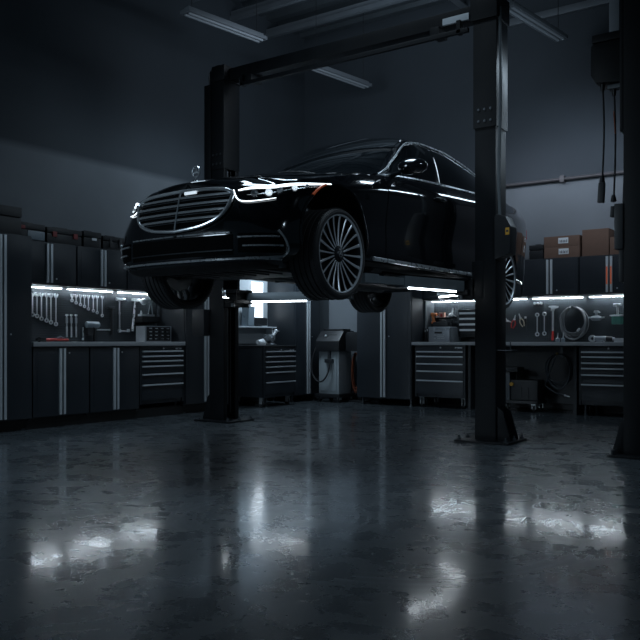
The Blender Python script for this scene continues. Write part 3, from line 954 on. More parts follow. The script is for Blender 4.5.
# ------------------------------------------------------------------ the two-post lift
def column_poly(w, d):
    """C-section, open towards +x; origin at the centre of the section"""
    a, b, t = w/2, d/2, 0.022
    return [(-a, -b), (a, -b), (a, -b+0.065), (a-t, -b+0.065), (a-t, -b+t), (-a+t, -b+t), (-a+t, b-t), (a-t, b-t), (a-t, b-0.065), (a, b-0.065), (a, b), (-a, b)]
def base_plate(parent, face):
    mb = MB().bx(-0.27, 0.27, -0.24, 0.24, 0.0, 0.022, 0.006)
    bp = mb.build('base_plate', M['lift'], parent)
    for sx, sy in ((-1, -1), (-1, 1), (1, -1), (1, 1), (-1, 0), (1, 0)):
        b = MB().cyl((sx*0.235, sy*0.205, 0.022), (sx*0.235, sy*0.205, 0.045), 0.020, n=6).cyl((sx*0.235, sy*0.205, 0.045), (sx*0.235, sy*0.205, 0.062), 0.010, n=12)
        b.build('anchor_bolt', M['steel_dark'], bp)
    return bp
def gussets(parent, d, back):
    """triangular stiffeners at the foot"""
    for sy in (-1, 1):
        poly = [(0, 0), (0.145*back, 0), (0.05*back, 0.30), (0, 0.32)]
        Mx = Matrix.Translation((0.11*back, sy*(d/2-0.02)+0.008, 0.022)) @ Matrix.Rotation(PI/2, 4, 'X')
        MB().prism(poly, 0.016, Mx, 0.003).build('gusset', M['lift'], parent)

def post(parent, x, y, face, H, w, d, sleeve=None):
    """face=+1 opens to +x"""
    e = bpy.data.objects.new('post', None); link(e); e.parent = parent; e.location = (x, y, 0); e.empty_display_size = 0.1
    if face < 0: e.rotation_euler = (0, 0, PI)
    mb = MB().prism(column_poly(w, d), H-0.022, Matrix.Translation((0, 0, 0.022)), 0.004)
    col = mb.build('column', M['lift'], e)
    return e, col

LIFT = thing('two_post_car_lift', 'black two-post car lift with overhead beam, holding up the car on lit arms', 'car lift', (-4.76, 7.22, 0))
PH = 4.18
def lift_post(x, face, w, d):
    # every piece of the post is a part of the lift
    Mx = Matrix.Translation((x, 0, 0)) @ (Matrix.Rotation(PI, 4, 'Z') if face < 0 else Matrix.Identity(4))
    c = MB().prism(column_poly(w, d), PH-0.022, Mx @ Matrix.Translation((0, 0, 0.022)), 0.004)
    col = c.build('post', M['lift'], LIFT)
    # guide rails inside
    r = MB()
    for sy in (-1, 1): r.box((x+face*(w/2-0.05), sy*0.04, 2.1), (0.012, 0.014, 4.0), 0.002)
    r.cyl((x+face*0.03, 0.0, 0.2), (x+face*0.03, 0.0, 3.9), 0.028, n=16)
    r.build('guide_rail', M['steel_dark'], col)
    bp = MB().box((x, 0, 0.011), (0.54, 0.48, 0.022), 0.006).build('base_plate', M['lift'], LIFT)
    for sx in (-1, 1):
        for sy in (-1, 0, 1):
            p = (x+sx*0.235, sy*0.205, 0)
            MB().cyl((p[0], p[1], 0.022), (p[0], p[1], 0.042), 0.021, n=6).cyl((p[0], p[1], 0.042), (p[0], p[1], 0.066), 0.010, n=12).build('anchor_bolt', M['steel_dark'], bp)
    b = -face
    for sy in (-1, 1):
        poly = [(0, 0), (0.14*b, 0), (0.06*b, 0.27), (0, 0.32)]
        MB().prism(poly, 0.016, Matrix.Translation((x+b*w/2, sy*(d/2-0.03)+0.008, 0.022)) @ Matrix.Rotation(PI/2, 4, 'X'), 0.003).build('gusset', M['lift'], LIFT)
    return col
XL, XR = -1.70, 1.70
pl = lift_post(XL, 1, 0.22, 0.27)
prr = lift_post(XR, -1, 0.21, 0.25)
# extension sleeve and its bolts on the upper posts
for x, w, d, z0 in ((XR, 0.235, 0.275, 2.98), (XL+0.015, 0.205, 0.285, 3.0)):
    sl = MB().prism([(-w/2, -d/2), (w/2, -d/2), (w/2, d/2), (-w/2, d/2)], PH-z0-(0.12 if x < 0 else 0), Matrix.Translation((x, 0, z0)), 0.004).build('post_extension', M['lift'], LIFT)
    for zz in (z0+0.06, z0+0.17):
        for dx in (-0.06, 0.0, 0.06):
            MB().cyl((x+dx, -d/2-0.012, zz), (x+dx, -d/2, zz), 0.013, n=6).build('bolt', M['steel_dark'], sl)
# tall equaliser cover beside the far post
MB().bx(XL-0.185, XL-0.08, -0.155, 0.12, 2.0, 4.02, 0.01).build('cable_cover', M['lift'], LIFT)
MB().tube(spline([(XL-0.22, 0, 4.05), (XL-0.20, -0.02, 4.22), (XL-0.08, -0.03, 4.27), (XL+0.05, -0.03, 4.2)], 16), 0.014, 8).build('hydraulic_hose', M['cable'], LIFT)
# overhead beam
ob = MB().bx(XL, XR, -0.07, 0.07, 4.05, 4.19, 0.008)
ob.bx(XL-0.06, XL+0.14, -0.16, 0.16, 4.04, 4.22, 0.012).bx(XR-0.14, XR+0.13, -0.16, 0.16, 4.0, 4.23, 0.012)
ob = ob.build('overhead_beam', M['lift'], LIFT)
MB().bx(XL+0.35, XR-0.18, -0.125, -0.085, 3.93, 3.975, 0.006).bx(XL+0.35, XL+0.39, -0.125, -0.06, 3.93, 4.06).bx(XR-0.3, XR-0.26, -0.125, -0.06, 3.93, 4.06).build('shut_off_bar', M['lift'], ob)
MB().bx(XR-0.46, XR-0.18, -0.10, -0.072, 4.055, 4.12, 0.004).build('cover_plate', M['alu'], ob)
for x in (XL+0.45, XR-0.55):
    MB().bx(x-0.05, x+0.05, -0.10, 0.10, 3.98, 4.06, 0.006).build('bracket', M['lift'], ob)
# carriages, arms, pads
AZ0, AZ1 = 1.435, 1.535
def carriage(x, face):
    mb = MB().bx(x+face*0.02, x+face*0.135, -0.13, 0.13, 1.36, 1.72, 0.01).bx(x+face*0.10, x+face*0.24, -0.13, 0.13, 1.36, 1.56, 0.01)
    mb.bx(x+face*0.16, x+face*0.30, -0.17, 0.17, 1.40, 1.45, 0.008).bx(x+face*0.16, x+face*0.30, -0.17, 0.17, 1.535, 1.562, 0.006)
    o = mb.build('carriage', M['lift'], LIFT)
    for sy in (-1, 1):
        MB().cyl((x+face*0.25, sy*0.13, 1.36), (x+face*0.25, sy*0.13, 1.568), 0.025, n=16).build('arm_pin', M['steel_dark'], o)
    return o
carriage(XL, 1); carriage(XR, -1)
def arm(p0, p1, led=(0.1, 0.8), top=1.573, mat_=None, sd=1):
    p0 = Vector((p0[0], p0[1], 0)); p1 = Vector((p1[0], p1[1], 0))
    d = p1-p0; L = d.length; a = math.atan2(d.y, d.x)
    Mx = Matrix.Translation(p0) @ Matrix.Rotation(a, 4, 'Z')
    mb = MB()
    t = MB().bx(0, L*0.66, -0.055, 0.055, AZ0, AZ1, 0.008).bx(L*0.6, L, -0.04, 0.04, AZ0+0.015, AZ1-0.02, 0.006)
    t.bx(L-0.10, L+0.08, -0.07, 0.07, AZ0+0.01, AZ1-0.01, 0.012)
    bmesh.ops.transform(t.bm, matrix=Mx, verts=t.bm.verts)
    o = t.build('lift_arm', mat_ or M['lift_arm'], LIFT)
    q = Mx @ Vector((L, 0, 0))
    pd = MB().lathe([(0, AZ1-0.012), (0.045, AZ1-0.012), (0.045, top-0.022), (0.065, top-0.018), (0.068, top-0.002), (0, top-0.002)], 28, Matrix.Translation((q.x, q.y, 0)))
    pd.build('lift_pad', M['rubber'], o)
    if led:
        s = MB().bx(L*led[0], L*led[1], sd*0.040, sd*0.056, AZ0-0.016, AZ0, 0.003)
        bmesh.ops.transform(s.bm, matrix=Mx, verts=s.bm.verts)
        s.build('light_strip', M['led_arm'], o)
    return o
arm((XR-0.25, -0.15), (1.22, -1.50), (0.10, 0.62))
arm((XR-0.25, 0.15), (0.86, 0.58), (0.0, 0.85))
arm((XL+0.25, -0.15), (-0.28, -1.50), None, mat_=M['lift'])
arm((XL+0.25, 0.15), (-0.28, 0.50), (0.05, 0.62), sd=-1)
# stay cables and hoses
MB().tube([(XR-0.25, -0.17, 1.553), (XR-0.42, -0.70, 1.549), (1.27, -1.30, 1.549)], 0.010, 8).build('arm_restraint', M['lift'], LIFT)
MB().tube(spline([(XR+0.135, -0.10, 4.1), (XR+0.15, -0.12, 3.2), (XR+0.135, -0.12, 2.4), (XR+0.15, -0.11, 1.95)], 24), 0.016, 8).build('hydraulic_hose', M['grey_panel'], LIFT)
# release box with a yellow sticker on the near post, power box on the far post
rb = MB().prism([(0, 0), (0.15, 0.05), (0.16, 0.30), (0.11, 0.40), (0.02, 0.43), (0, 0.40)], 0.16, Matrix.Translation((XR+0.105, 0.0, 1.72)) @ Matrix.Rotation(PI/2, 4, 'X'), 0.012).build('release_box', M['case'], LIFT)
MB().bx(XR+0.215, XR+0.252, -0.1625, -0.1605, 1.945, 2.01).build('warning_sticker', M['yellow'], rb)
MB().bx(XR+0.222, XR+0.245, -0.1635, -0.1625, 1.97, 1.99).build('sticker_print', M['ink'], rb)
pb = MB().bx(XL-0.34, XL-0.15, -0.20, 0.02, 1.02, 1.34, 0.01).bx(XL-0.20, XL-0.10, -0.10, 0.10, 1.1, 1.3).build('power_box', M['case'], LIFT)
# work lamp clipped under the far arm
lm = MB().lathe([(0, 0.0), (0.05, 0.0), (0.062, 0.02), (0.066, 0.075), (0.05, 0.115), (0.02, 0.125), (0, 0.125)], 28, Matrix.Translation((-1.14, -0.57, 1.447)))
lm.cyl((-1.14, -0.57, 1.56), (-1.14, -0.57, 1.59), 0.012)
lm = lm.build('work_lamp', M['satin'], LIFT)
MB().lathe([(0, 0), (0.058, 0), (0.058, -0.006), (0, -0.012)], 28, Matrix.Translation((-1.14, -0.57, 1.445))).build('lamp_lens', M['led_arm'], lm)
# small hook plate on the near post
MB().bx(XR+0.10, XR+0.26, -0.10, 0.02, 0.868, 0.876).cyl((XR+0.22, -0.05, 0.876), (XR+0.22, -0.05, 0.96), 0.006).build('tool_shelf', M['steel_dark'], LIFT)

# neighbouring bay: only its first post shows, at the right edge
NL = thing('lift_post', 'black lift post of the next bay at the right edge of the picture', 'lift post', (-1.62, 7.0, 0))
c = MB().prism(column_poly(0.24, 0.28), PH, Matrix.Translation((0, 0, 0.022)), 0.004).build('post', M['lift'], NL)
bp = MB().box((0, 0, 0.011), (0.46, 0.46, 0.022), 0.006).build('base_plate', M['lift'], NL)
for sx in (-1, 1):
    for sy in (-1, 1):
        MB().cyl((sx*0.19, sy*0.195, 0.022), (sx*0.19, sy*0.195, 0.06), 0.018, n=6).build('anchor_bolt', M['steel_dark'], bp)
for sy in (-1, 1):
    MB().prism([(0, 0), (-0.10, 0), (-0.03, 0.26), (0, 0.30)], 0.016, Matrix.Translation((-0.12, sy*0.11+0.008, 0.022)) @ Matrix.Rotation(PI/2, 4, 'X'), 0.003).build('gusset', M['lift'], NL)
MB().bx(-0.19, -0.12, -0.16, 0.04, 1.72, 2.10, 0.01).bx(-0.16, -0.125, -0.13, 0.02, 1.45, 1.72, 0.006).build('release_box', M['case'], NL)
MB().bx(-0.15, -0.12, -0.14, 0.12, 2.7, 4.0, 0.006).build('cable_cover', M['lift'], NL)

# cord reel hung from the roof beside that post
rx, ry = -1.95, 7.44
RE = thing('cord_reel', 'black reel box hung from the roof near the right edge, three cords hanging down', 'cord reel', (rx, ry, 3.25))
MB().bx(-0.05, 0.04, -0.05, 0.05, 0.42, CEIL-3.25, 0.006).bx(0.09, 0.15, 0.02, 0.09, 0.30, CEIL-3.25, 0.006).build('drop_pole', M['purlin'], RE)
MB().prism([(-0.19, 0.10), (-0.15, 0.03), (0.10, 0.0), (0.19, 0.08), (0.19, 0.36), (0.12, 0.42), (-0.12, 0.42), (-0.19, 0.36)], 0.26, Matrix.Translation((0, 0.13, 0)) @ Matrix.Rotation(PI/2, 4, 'X'), 0.012).bx(-0.17, 0.12, -0.16, -0.12, 0.38, 0.45, 0.008).build('housing', M['lift'], RE)
MB().bx(-0.05, 0.24, -0.10, 0.0, -0.035, 0.0, 0.006).build('outlet_bracket', M['grey_panel'], RE)
for k, (cx, cy, zb, mm) in enumerate(((-0.105, -0.05, -0.86, M['cable']), (-0.005, -0.05, -1.04, M['hose_copper']), (0.075, -0.05, -1.18, M['hose_grey']))):
    zt = 0.03 if k == 0 else -0.03
    cord = MB().tube(spline([(cx, cy, zt), (cx+0.012, cy, zt*0.6+zb*0.4), (cx-0.004, cy, zb)], 20), 0.0085, 8).build('cord', M['cable'], RE)
    if k:
        MB().tube(spline([(cx, cy-0.006, zt-0.2), (cx+0.012, cy-0.006, zt*0.6+zb*0.4)], 12), 0.006, 6).build('cord_stripe', mm, cord)
    MB().cyl((cx, cy, zt+0.02), (cx, cy, zt-0.06), 0.024, 0.016, n=14).build('strain_relief', M['case'], cord)
    MB().cyl((cx-0.004, cy, zb+0.06), (cx-0.004, cy, zb), 0.016, 0.026, n=14).box((cx-0.010, cy, zb-0.09), (0.055 if k == 0 else 0.035, 0.05, 0.18 if k == 0 else 0.10), 0.008, rot=(0, 0.06, 0)).build('connector', M['case'], cord)
# ------------------------------------------------------------------ cabinets along both walls
LF, LU, BF, BU = -7.5, -7.75, 10.35, 10.70       # fronts: lower/upper on the left wall, lower/upper on the back wall
LZ = PI/2                                          # left-wall units: front (-y) turned to face +x, width runs along +Y
GAP = 0.0
def handle_strip(parent, x, z0, z1, w=0.030):
    MB().bx(x-w/2, x+w/2, -0.045, -0.022, z0, z1, 0.004).build('handle', M['alu'], parent)
def door_leaf(parent, x0, x1, z0, z1, hx, lock=None):
    d = MB().bx(x0, x1, -0.022, 0.0, z0, z1, 0.004).bx(x0+0.05, x1-0.05, -0.0245, -0.02, z0+0.06, z1-0.06, 0.002).build('door', M['cab_door'], parent)
    handle_strip(d, hx, z0+0.01, z1-0.01)
    if lock:
        MB().cyl((lock[0], -0.03, lock[1]), (lock[0], -0.018, lock[1]), 0.009, n=14).build('lock', M['steel'], d)
    return d
def feet(parent, w, d, h=0.11):
    for x in (0.06, w-0.06):
        for y in (0.08, d-0.08):
            MB().cyl((x, y, 0.0), (x, y, 0.02), 0.032, n=16).cyl((x, y, 0.02), (x, y, h), 0.018, n=12).build('foot', M['steel_dark'], parent)
def two_door(name, label, cat, loc, rz, w, d, z0, z1, group=None, legs=True, gap=0.012):
    t = thing(name, label, cat, loc, rz, group)
    g = 0.003
    mb = MB().bx(g, w-g, 0.0, d, z0, z1, 0.004)
    if legs:
        mb.bx(g, 0.02, 0.02, d, 0.10, z0).bx(w-0.02, w-g, 0.02, d, 0.10, z0)
    mb.build('carcass', M['cab'], t)
    c = w/2
    door_leaf(t, 0.012, c-0.002, z0+0.012, z1-0.012, c-0.026)
    door_leaf(t, c+0.002, w-0.012, z0+0.012, z1-0.012, c+0.026, (c+0.10, z1-0.075 if z1 < 1.5 else (z0+0.07 if z0 > 1.2 else 1.03)))
    if legs: feet(t, w, d, z0)
    return t
def drawer_unit(name, label, cat, loc, rz, w, d, tops, zb, z1, legs='feet', group=None, foot_h=0.11):
    t = thing(name, label, cat, loc, rz, group)
    g = 0.003
    MB().bx(g, w-g, 0.0, d, zb, z1, 0.005).bx(g, 0.03, -0.02, 0.02, zb, z1, 0.003).bx(w-0.03, w-g, -0.02, 0.02, zb, z1, 0.003).build('carcass', M['cab'], t)
    MB().bx(0.03, w-0.03, -0.022, 0.0, tops[0]+0.02, z1-0.006, 0.003).build('lock_rail', M['cab_door'], t)
    MB().cyl((w*0.52, -0.03, z1-0.035), (w*0.52, -0.018, z1-0.035), 0.011, n=14).build('lock', M['steel'], t)
    MB().bx(w*0.80, w*0.94, -0.024, -0.021, z1-0.045, z1-0.027).build('badge', M['satin'], t)
    bots = list(tops[1:])+[zb+0.03]
    for a, b in zip(tops, bots):
        dr = MB().bx(0.034, w-0.034, -0.022, 0.0, b+0.022, a+0.004, 0.003).build('drawer', M['cab_door'], t)
        MB().bx(0.036, w-0.036, -0.050, -0.022, a-0.008, a+0.010, 0.004).build('handle', M['alu'], dr)
    if legs == 'feet':
        feet(t, w, d, zb)
    else:
        for x in (0.07, w-0.07):
            for y in (0.08, d-0.08):
                caster(t, x, y, zb)
    return t
def caster(parent, x, y, h):
    r = 0.042
    f = MB().bx(x-0.03, x+0.03, y-0.035, y+0.035, h-0.012, h).bx(x-0.026, x-0.020, y-0.02, y+0.03, r, h-0.01).bx(x+0.020, x+0.026, y-0.02, y+0.03, r, h-0.01).build('caster', M['steel'], parent)
    MB().lathe([(0.012, -0.016), (r-0.006, -0.016), (r, -0.009), (r, 0.009), (r-0.006, 0.016), (0.012, 0.016)], 24, Matrix.Translation((x, y+0.012, r)) @ Matrix.Rotation(PI/2, 4, 'Y'), closed=True).build('caster_wheel', M['rubber'], f)

# --- left wall
LY0, LW = 5.29, 0.767
two_door('tall_locker', 'tall black locker at the left edge of the picture, left of the lit tool board', 'locker', (LF, LY0-0.74, 0), LZ, 0.735, 0.525, 0.12, 2.09, 'tall black lockers')
two_door('base_cabinet', 'black two-door base cabinet under the red tool, leftmost under the left worktop', 'cabinet', (LF-0.02, LY0, 0), LZ, LW, 0.52, 0.12, 0.90, 'base cabinets on the left')
two_door('base_cabinet', 'black two-door base cabinet under the small wrenches, left of the drawer cabinet', 'cabinet', (LF-0.02, LY0+LW, 0), LZ, LW, 0.52, 0.12, 0.90, 'base cabinets on the left')
drawer_unit('drawer_cabinet', 'black six-drawer cabinet under the small parts organizer, right end of the left worktop', 'cabinet', (LF-0.02, LY0+2*LW, 0), LZ, LW, 0.52, (.828, .766, .704, .639, .538, .406), 0.17, 0.90)
two_door('tall_locker', 'tall black locker behind the far lift post, right of the left worktop', 'locker', (LF, LY0+3*LW+0.005, 0), LZ, 0.78, 0.525, 0.12, 2.09, 'tall black lockers')
for i, lab in enumerate(('black wall cabinet next to the tall left locker, pale bin above it', 'black wall cabinet above the small wrenches, second from the left locker', 'black wall cabinet partly hidden by the front of the car')):
    two_door('wall_cabinet', lab, 'wall cabinet', (LU, LY0+i*LW, 0), LZ, LW, 0.30, 1.60, 2.085, 'wall cabinets on the left', legs=False)
tag(MB().bx(0, 3*LW, -0.03, 0.52, 0.90, 0.95, 0.006).build('worktop', M['worktop'], loc=(LF, LY0, 0), rot=(0, 0, LZ)), 'grey steel worktop running over the left cabinets and drawers', 'worktop')
tag(MB().bx(0.002, 3*LW-0.002, 0, 0.02, 0.95, 1.60).build('pegboard', M['peg'], loc=(-8.024, LY0, 0), rot=(0, 0, LZ)), 'lit grey pegboard with wrenches above the left worktop', 'pegboard')
# plinth strip / threshold under the left run
struct(MB().bx(-0.74, 3*LW+0.785, 0.06, 0.10, 0.0, 0.115).build('trim_40', M['void'], loc=(LF, LY0, 0), rot=(0, 0, LZ)))
def led_bar(label, loc, rz, w, group, back):
    t = thing('under_cabinet_light', label, 'light', loc, rz, group)
    MB().bx(0, w, -0.02, 0.02, 0.0, 0.018, 0.003).build('housing', M['alu'], t)
    MB().bx(0.01, w-0.01, -0.009, 0.009, -0.005, 0.001, 0.002).build('light_strip', M['led'], t)
    MB().tube([(w*0.5, 0.018, 0.010), (w*0.5, back*0.6, 0.012), (w*0.5, back, 0.006), (w*0.5, back-0.001, -0.02)], 0.004, 6).build('power_lead', M['cable'], t)
    return t
for i, lab in enumerate(('lit strip light over the large wrenches', 'lit strip light over the small wrenches, left wall', 'lit strip light over the hammers, beside the car')):
    led_bar(lab, (LU-0.205, LY0+i*LW+0.04, 1.581), LZ, LW-0.08, 'strip lights on the left', 0.068)
# --- farther along the left wall: white-lit board, shelf, locker
tag(MB().bx(0, 1.05, 0, 0.02, 0.92, 2.05, 0.003).build('wall_panel', M['panel_light'], loc=(-8.028, 8.95, 0), rot=(0, 0, LZ)), 'grey wall panel behind the rolling tool cart', 'panel')
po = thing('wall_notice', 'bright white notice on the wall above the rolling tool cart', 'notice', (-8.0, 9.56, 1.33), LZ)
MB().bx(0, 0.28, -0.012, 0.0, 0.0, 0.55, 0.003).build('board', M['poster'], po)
ink = MB()
for z, a, b in ((0.10, 0.12, 0.22), (0.16, 0.10, 0.24), (0.20, 0.10, 0.20), (0.30, 0.06, 0.26)): ink.bx(a, b, -0.0135, -0.011, z, z+0.012)
ink.build('print', M['paper'], po)
tag(MB().bx(0, 0.32, -0.10, 0.0, 0, 0.12, 0.008).bx(0.02, 0.30, -0.09, -0.02, 0.115, 0.125).build('document_tray', M['case'], loc=(-8.0, 9.52, 1.20), rot=(0, 0, LZ)), 'black tray under the white wall notice', 'tray')
bn = MB().prism([(0, 0), (0.14, 0), (0.16, 0.3), (0.02, 0.3)], 0.14, Matrix.Translation((0, 0, 0)) @ Matrix.Rotation(PI/2, 4, 'X'), 0.01).cyl((0.08, -0.07, 0.3), (0.08, -0.07, 0.36), 0.03)
tag(bn.build('spray_bottle', M['clear'], loc=(-7.98, 9.30, 1.186), rot=(0, 0, LZ)), 'pale bottle on the wall ledge left of the notice', 'bottle')
tag(MB().bx(0, 1.05, -0.16, 0.02, 1.165, 1.185, 0.003).bx(0.05, 0.07, -0.14, 0.0, 1.06, 1.165).bx(0.96, 0.98, -0.14, 0.0, 1.06, 1.165).build('wall_shelf', M['alu'], loc=(-8.0, 8.95, 0), rot=(0, 0, LZ)), 'narrow metal shelf under the notice, behind the tool cart', 'shelf')
two_door('tall_locker', 'tall black locker in the far corner behind the rolling tool cart', 'locker', (LF, 10.0, 0), LZ, 0.70, 0.525, 0.10, 2.09, 'tall black lockers')
cart = drawer_unit('rolling_tool_cart', 'black rolling tool cart with six drawers beside the far lift post', 'tool cart', (-7.28, 8.97, 0), LZ, 0.76, 0.62, (.804, .73, .654, .58, .50, .355), 0.14, 0.865, legs='cast')
MB().bx(-0.01, 0.77, -0.035, 0.63, 0.865, 0.895, 0.01).build('tray_top', M['case'], cart)
MB().tube([(0.765, 0.05, 0.86), (0.82, 0.05, 0.865), (0.82, 0.55, 0.865), (0.765, 0.55, 0.86)], 0.012, 8).build('push_handle', M['steel_dark'], cart)
# --- back wall
two_door('tall_locker', 'tall black locker against the back wall, right of the orange hose', 'locker', (-6.555, BF, 0), 0, 0.95, 0.67, 0.10, 2.2, 'tall black lockers')
drawer_unit('drawer_cabinet', 'black five-drawer cabinet just left of the near lift post', 'cabinet', (-5.56, BF+0.02, 0), 0, 0.80, 0.62, (.804, .734, .628, .522, .388), 0.15, 0.90, legs='cast')
drawer_unit('drawer_cabinet', 'black six-drawer cabinet at the right end of the back worktop', 'cabinet', (-3.18, BF+0.02, 0), 0, 0.72, 0.62, (.816, .753, .675, .606, .524, .40), 0.14, 0.90)
wt = MB().bx(0, 3.16, -0.03, 0.672, 0.90, 0.945, 0.006)
wt = tag(wt.build('worktop', M['worktop'], loc=(-5.60, BF, 0)), 'grey steel worktop along the back wall behind the near lift post', 'worktop')
# legs of the bench where it stands open
MB().bx(0.86, 0.90, 0.04, 0.60, 0.0, 0.90).bx(0.84, 0.92, 0.0, 0.62, 0, 0.012).build('bench_leg', M['cab'], wt)
MB().bx(2.34, 2.38, 0.04, 0.60, 0.0, 0.90).build('bench_leg', M['cab'], wt)
MB().bx(0.9, 2.34, 0.58, 0.60, 0.10, 0.88).build('bench_back', M['cab'], wt)
tag(MB().bx(0, 3.12, 0, 0.02, 0.945, 1.56).build('pegboard', M['peg'], loc=(-5.60, 11.018, 0)), 'lit grey pegboard with tools above the back worktop', 'pegboard')
tag(MB().bx(-0.02, 0.0, -0.28, 0.0, 0.945, 1.56, 0.003).build('side_panel', M['grey_panel'], loc=(-5.58, 11.01, 0)), 'grey side panel closing the left end of the back tool board', 'panel')
for i, lab in enumerate(('black wall cabinet right of the tall back locker, behind the lift arm', 'black wall cabinet behind the near lift post and rear wheel', 'black wall cabinet under the two stacked cartons', 'black wall cabinet with an orange glow painted on its handle under the tall carton')):
    t = two_door('wall_cabinet', lab, 'wall cabinet', (-5.65+0.79*i, BU, 0), 0, 0.79, 0.32, 1.575, 2.085, 'wall cabinets on the back wall', legs=False)
    if i == 3:
        d = [c for c in t.children if c.name.startswith('door')]
        for dd, x in zip(d, (0.369, 0.421)):
            MB().bx(x-0.010, x+0.010, -0.047, -0.0445, 1.70, 1.93, 0.001).build('painted_glow', M['handle_reflection'], dd)  # thin strip painted as the reflection on the handle
for i, lab in enumerate(('lit strip light over the grey tool case', 'lit strip light behind the near lift post', 'lit strip light over the coiled grey hose', 'lit strip light over the green spray gun')):
    led_bar(lab, (-5.60+0.79*i, BU+0.255, 1.556), 0, 0.72, 'strip lights on the back wall', 0.062)
# ------------------------------------------------------------------ tools on the left board
PEGX, PEGY = -8.0242, 11.0182
RYZ = Matrix.Rotation(PI/2, 4, 'X')       # outline (x, y) -> (x, z), thickness towards -y
def put(mb, name, mats, label, cat, y, z, group=None, dx=0.012):
    return tag(mb.build(name, mats, loc=(PEGX+dx, y, z), rot=(0, 0, LZ)), label, cat, group)
def putb(mb, name, mats, label, cat, x, z, group=None, dy=0.012):
    return tag(mb.build(name, mats, loc=(x, PEGY-dy, z)), label, cat, group)
def ring(mb, c, r, ri, t, mi=0):
    mb.lathe([(ri, -t/2), (r-0.002, -t/2), (r, -t/4), (r, t/4), (r-0.002, t/2), (ri, t/2)], 20, Matrix.Translation(c) @ Matrix.Rotation(PI/2, 4, 'X'), closed=True, mi=mi)
def wrench_mesh(L, k=1.0, ringtop=False):
    """combination wrench hanging from z=0 down to -L"""
    mb = MB()
    w = 0.011*k
    r = 0.021*k
    ring(mb, (0, 0, -L+r), r, r*0.55, 0.014*k)
    mb.bx(-w/2, w/2, -0.004, 0.004, -L+2*r-0.004, -0.030*k, 0.0015)
    if ringtop:
        ring(mb, (0, 0, -r), r, r*0.55, 0.014*k)
    else:
        C = [(-.012, -.034), (.012, -.034), (.022, -.018), (.024, 0), (.012, .006), (.011, -.012), (0, -.019), (-.009, -.012), (-.008, .008), (-.021, .004), (-.022, -.018)]
        mb.prism([(x*k, y*k-0.004) for x, y in C], 0.010*k, Matrix.Translation((0, 0.005*k, 0)) @ RYZ, 0.0015)
    # peg the wrench hangs on
    mb.cyl((0, 0.012, -0.012*k), (0, -0.012, -0.012*k), 0.0035, n=8)
    return mb
ORD6 = ('leftmost and shortest', 'second from the left', 'third from the left', 'fourth from the left', 'fifth from the left', 'rightmost and longest')
for (y, zb), w_ in zip(((5.66, 1.24), (5.72, 1.225), (5.78, 1.195), (5.85, 1.175), (5.91, 1.155), (5.98, 1.135)), ORD6):
    put(wrench_mesh(1.52-zb, 1.25), 'combination_wrench', M['steel'], 'large steel wrench hanging on the left board, %s of the six' % w_, 'wrench', y, 1.52, 'six large wrenches on the left board')
ORD8 = ('leftmost and shortest', 'second from the left', 'third from the left', 'fourth from the left', 'fifth from the left', 'sixth from the left', 'seventh from the left', 'rightmost and longest')
for (y, zb), w_ in zip(((6.21, 1.43), (6.27, 1.405), (6.335, 1.385), (6.395, 1.365), (6.455, 1.335), (6.53, 1.315), (6.59, 1.295), (6.67, 1.26)), ORD8):
    put(wrench_mesh(1.525-zb, 1.0), 'small_wrench', M['steel'], 'small steel wrench in the stepped row, %s of eight' % w_, 'wrench', y, 1.525, 'eight small wrenches on the left board')
for y, w_ in ((6.13, 'left'), (6.195, 'middle'), (6.265, 'right')):
    mb = MB().cyl((0, 0, 0), (0, 0, -0.13), 0.0075, n=12).cyl((0, 0, -0.02), (0, 0, -0.09), 0.014, n=12).cyl((0, 0, 0), (0, 0, 0.018), 0.021, 0.016, n=14).bx(-0.011, 0.011, -0.004, 0.004, -0.26, -0.13, 0.002).cyl((0, 0.012, -0.01), (0, -0.005, -0.01), 0.004, n=8)
    put(mb, 'nut_driver', M['steel'], 'steel driver below the wrench rows, %s one of three' % w_, 'driver', y, 1.265, 'three drivers on the left board', dx=0.018)
put(MB().cyl((0, 0, 0), (0, 0, -0.11), 0.010, n=12).prism([(-.008, -.11), (.008, -.11), (.017, -.16), (-.017, -.16)], 0.006, Matrix.Translation((0, .003, 0)) @ RYZ).cyl((0, .012, -.02), (0, 0, -.02), .004, n=8), 'chisel', M['satin'], 'short pale chisel between the three drivers and the mallet', 'chisel', 6.37, 1.13, dx=0.014)
ml = thing('mallet', 'mallet with a pale domed head on the left board, right of the chisel', 'mallet', (PEGX+0.045, 6.49, 1.16), LZ)
MB().lathe([(0, -.095), (.034, -.095), (.04, -.085), (.04, .085), (.034, .095), (0, .095)], 24, Matrix.Rotation(PI/2, 4, 'Y')).build('head', M['clear'], ml)
MB().cyl((0.03, 0, -0.02), (0.03, 0, -0.20), 0.013, 0.017, n=14).cyl((0.0, 0.045, -0.035), (0.0, -0.03, -0.035), 0.005, n=8).build('handle', M['plastic'], ml)
MB().bx(-0.088, -0.005, -0.03, 0.03, -0.13, -0.035, 0.01).build('holder', M['case'], ml)
put(MB().cyl((0, 0, 0), (0.20, 0, 0), 0.008, n=12).cyl((0.02, 0.012, 0), (0.02, 0, 0), 0.004, n=8).cyl((0.18, 0.012, 0), (0.18, 0, 0), 0.004, n=8).sphere((0.20, 0, 0), 0.012), 'steel_rod', M['steel'], 'thin steel rod lying level on the board left of the dark hammer', 'rod', 6.585, 1.10, dx=0.014)
hm = thing('hammer', 'dark hammer with a black shaft hanging on the left board', 'hammer', (PEGX+0.025, 6.81, 1.39), LZ)
MB().bx(-0.055, 0.045, -0.017, 0.017, -0.017, 0.017, 0.005).prism([(-.055, -.017), (-.055, .017), (-.10, -.008)], .03, Matrix.Translation((0, .015, 0)) @ RYZ, .002).build('head', M['steel_dark'], hm)
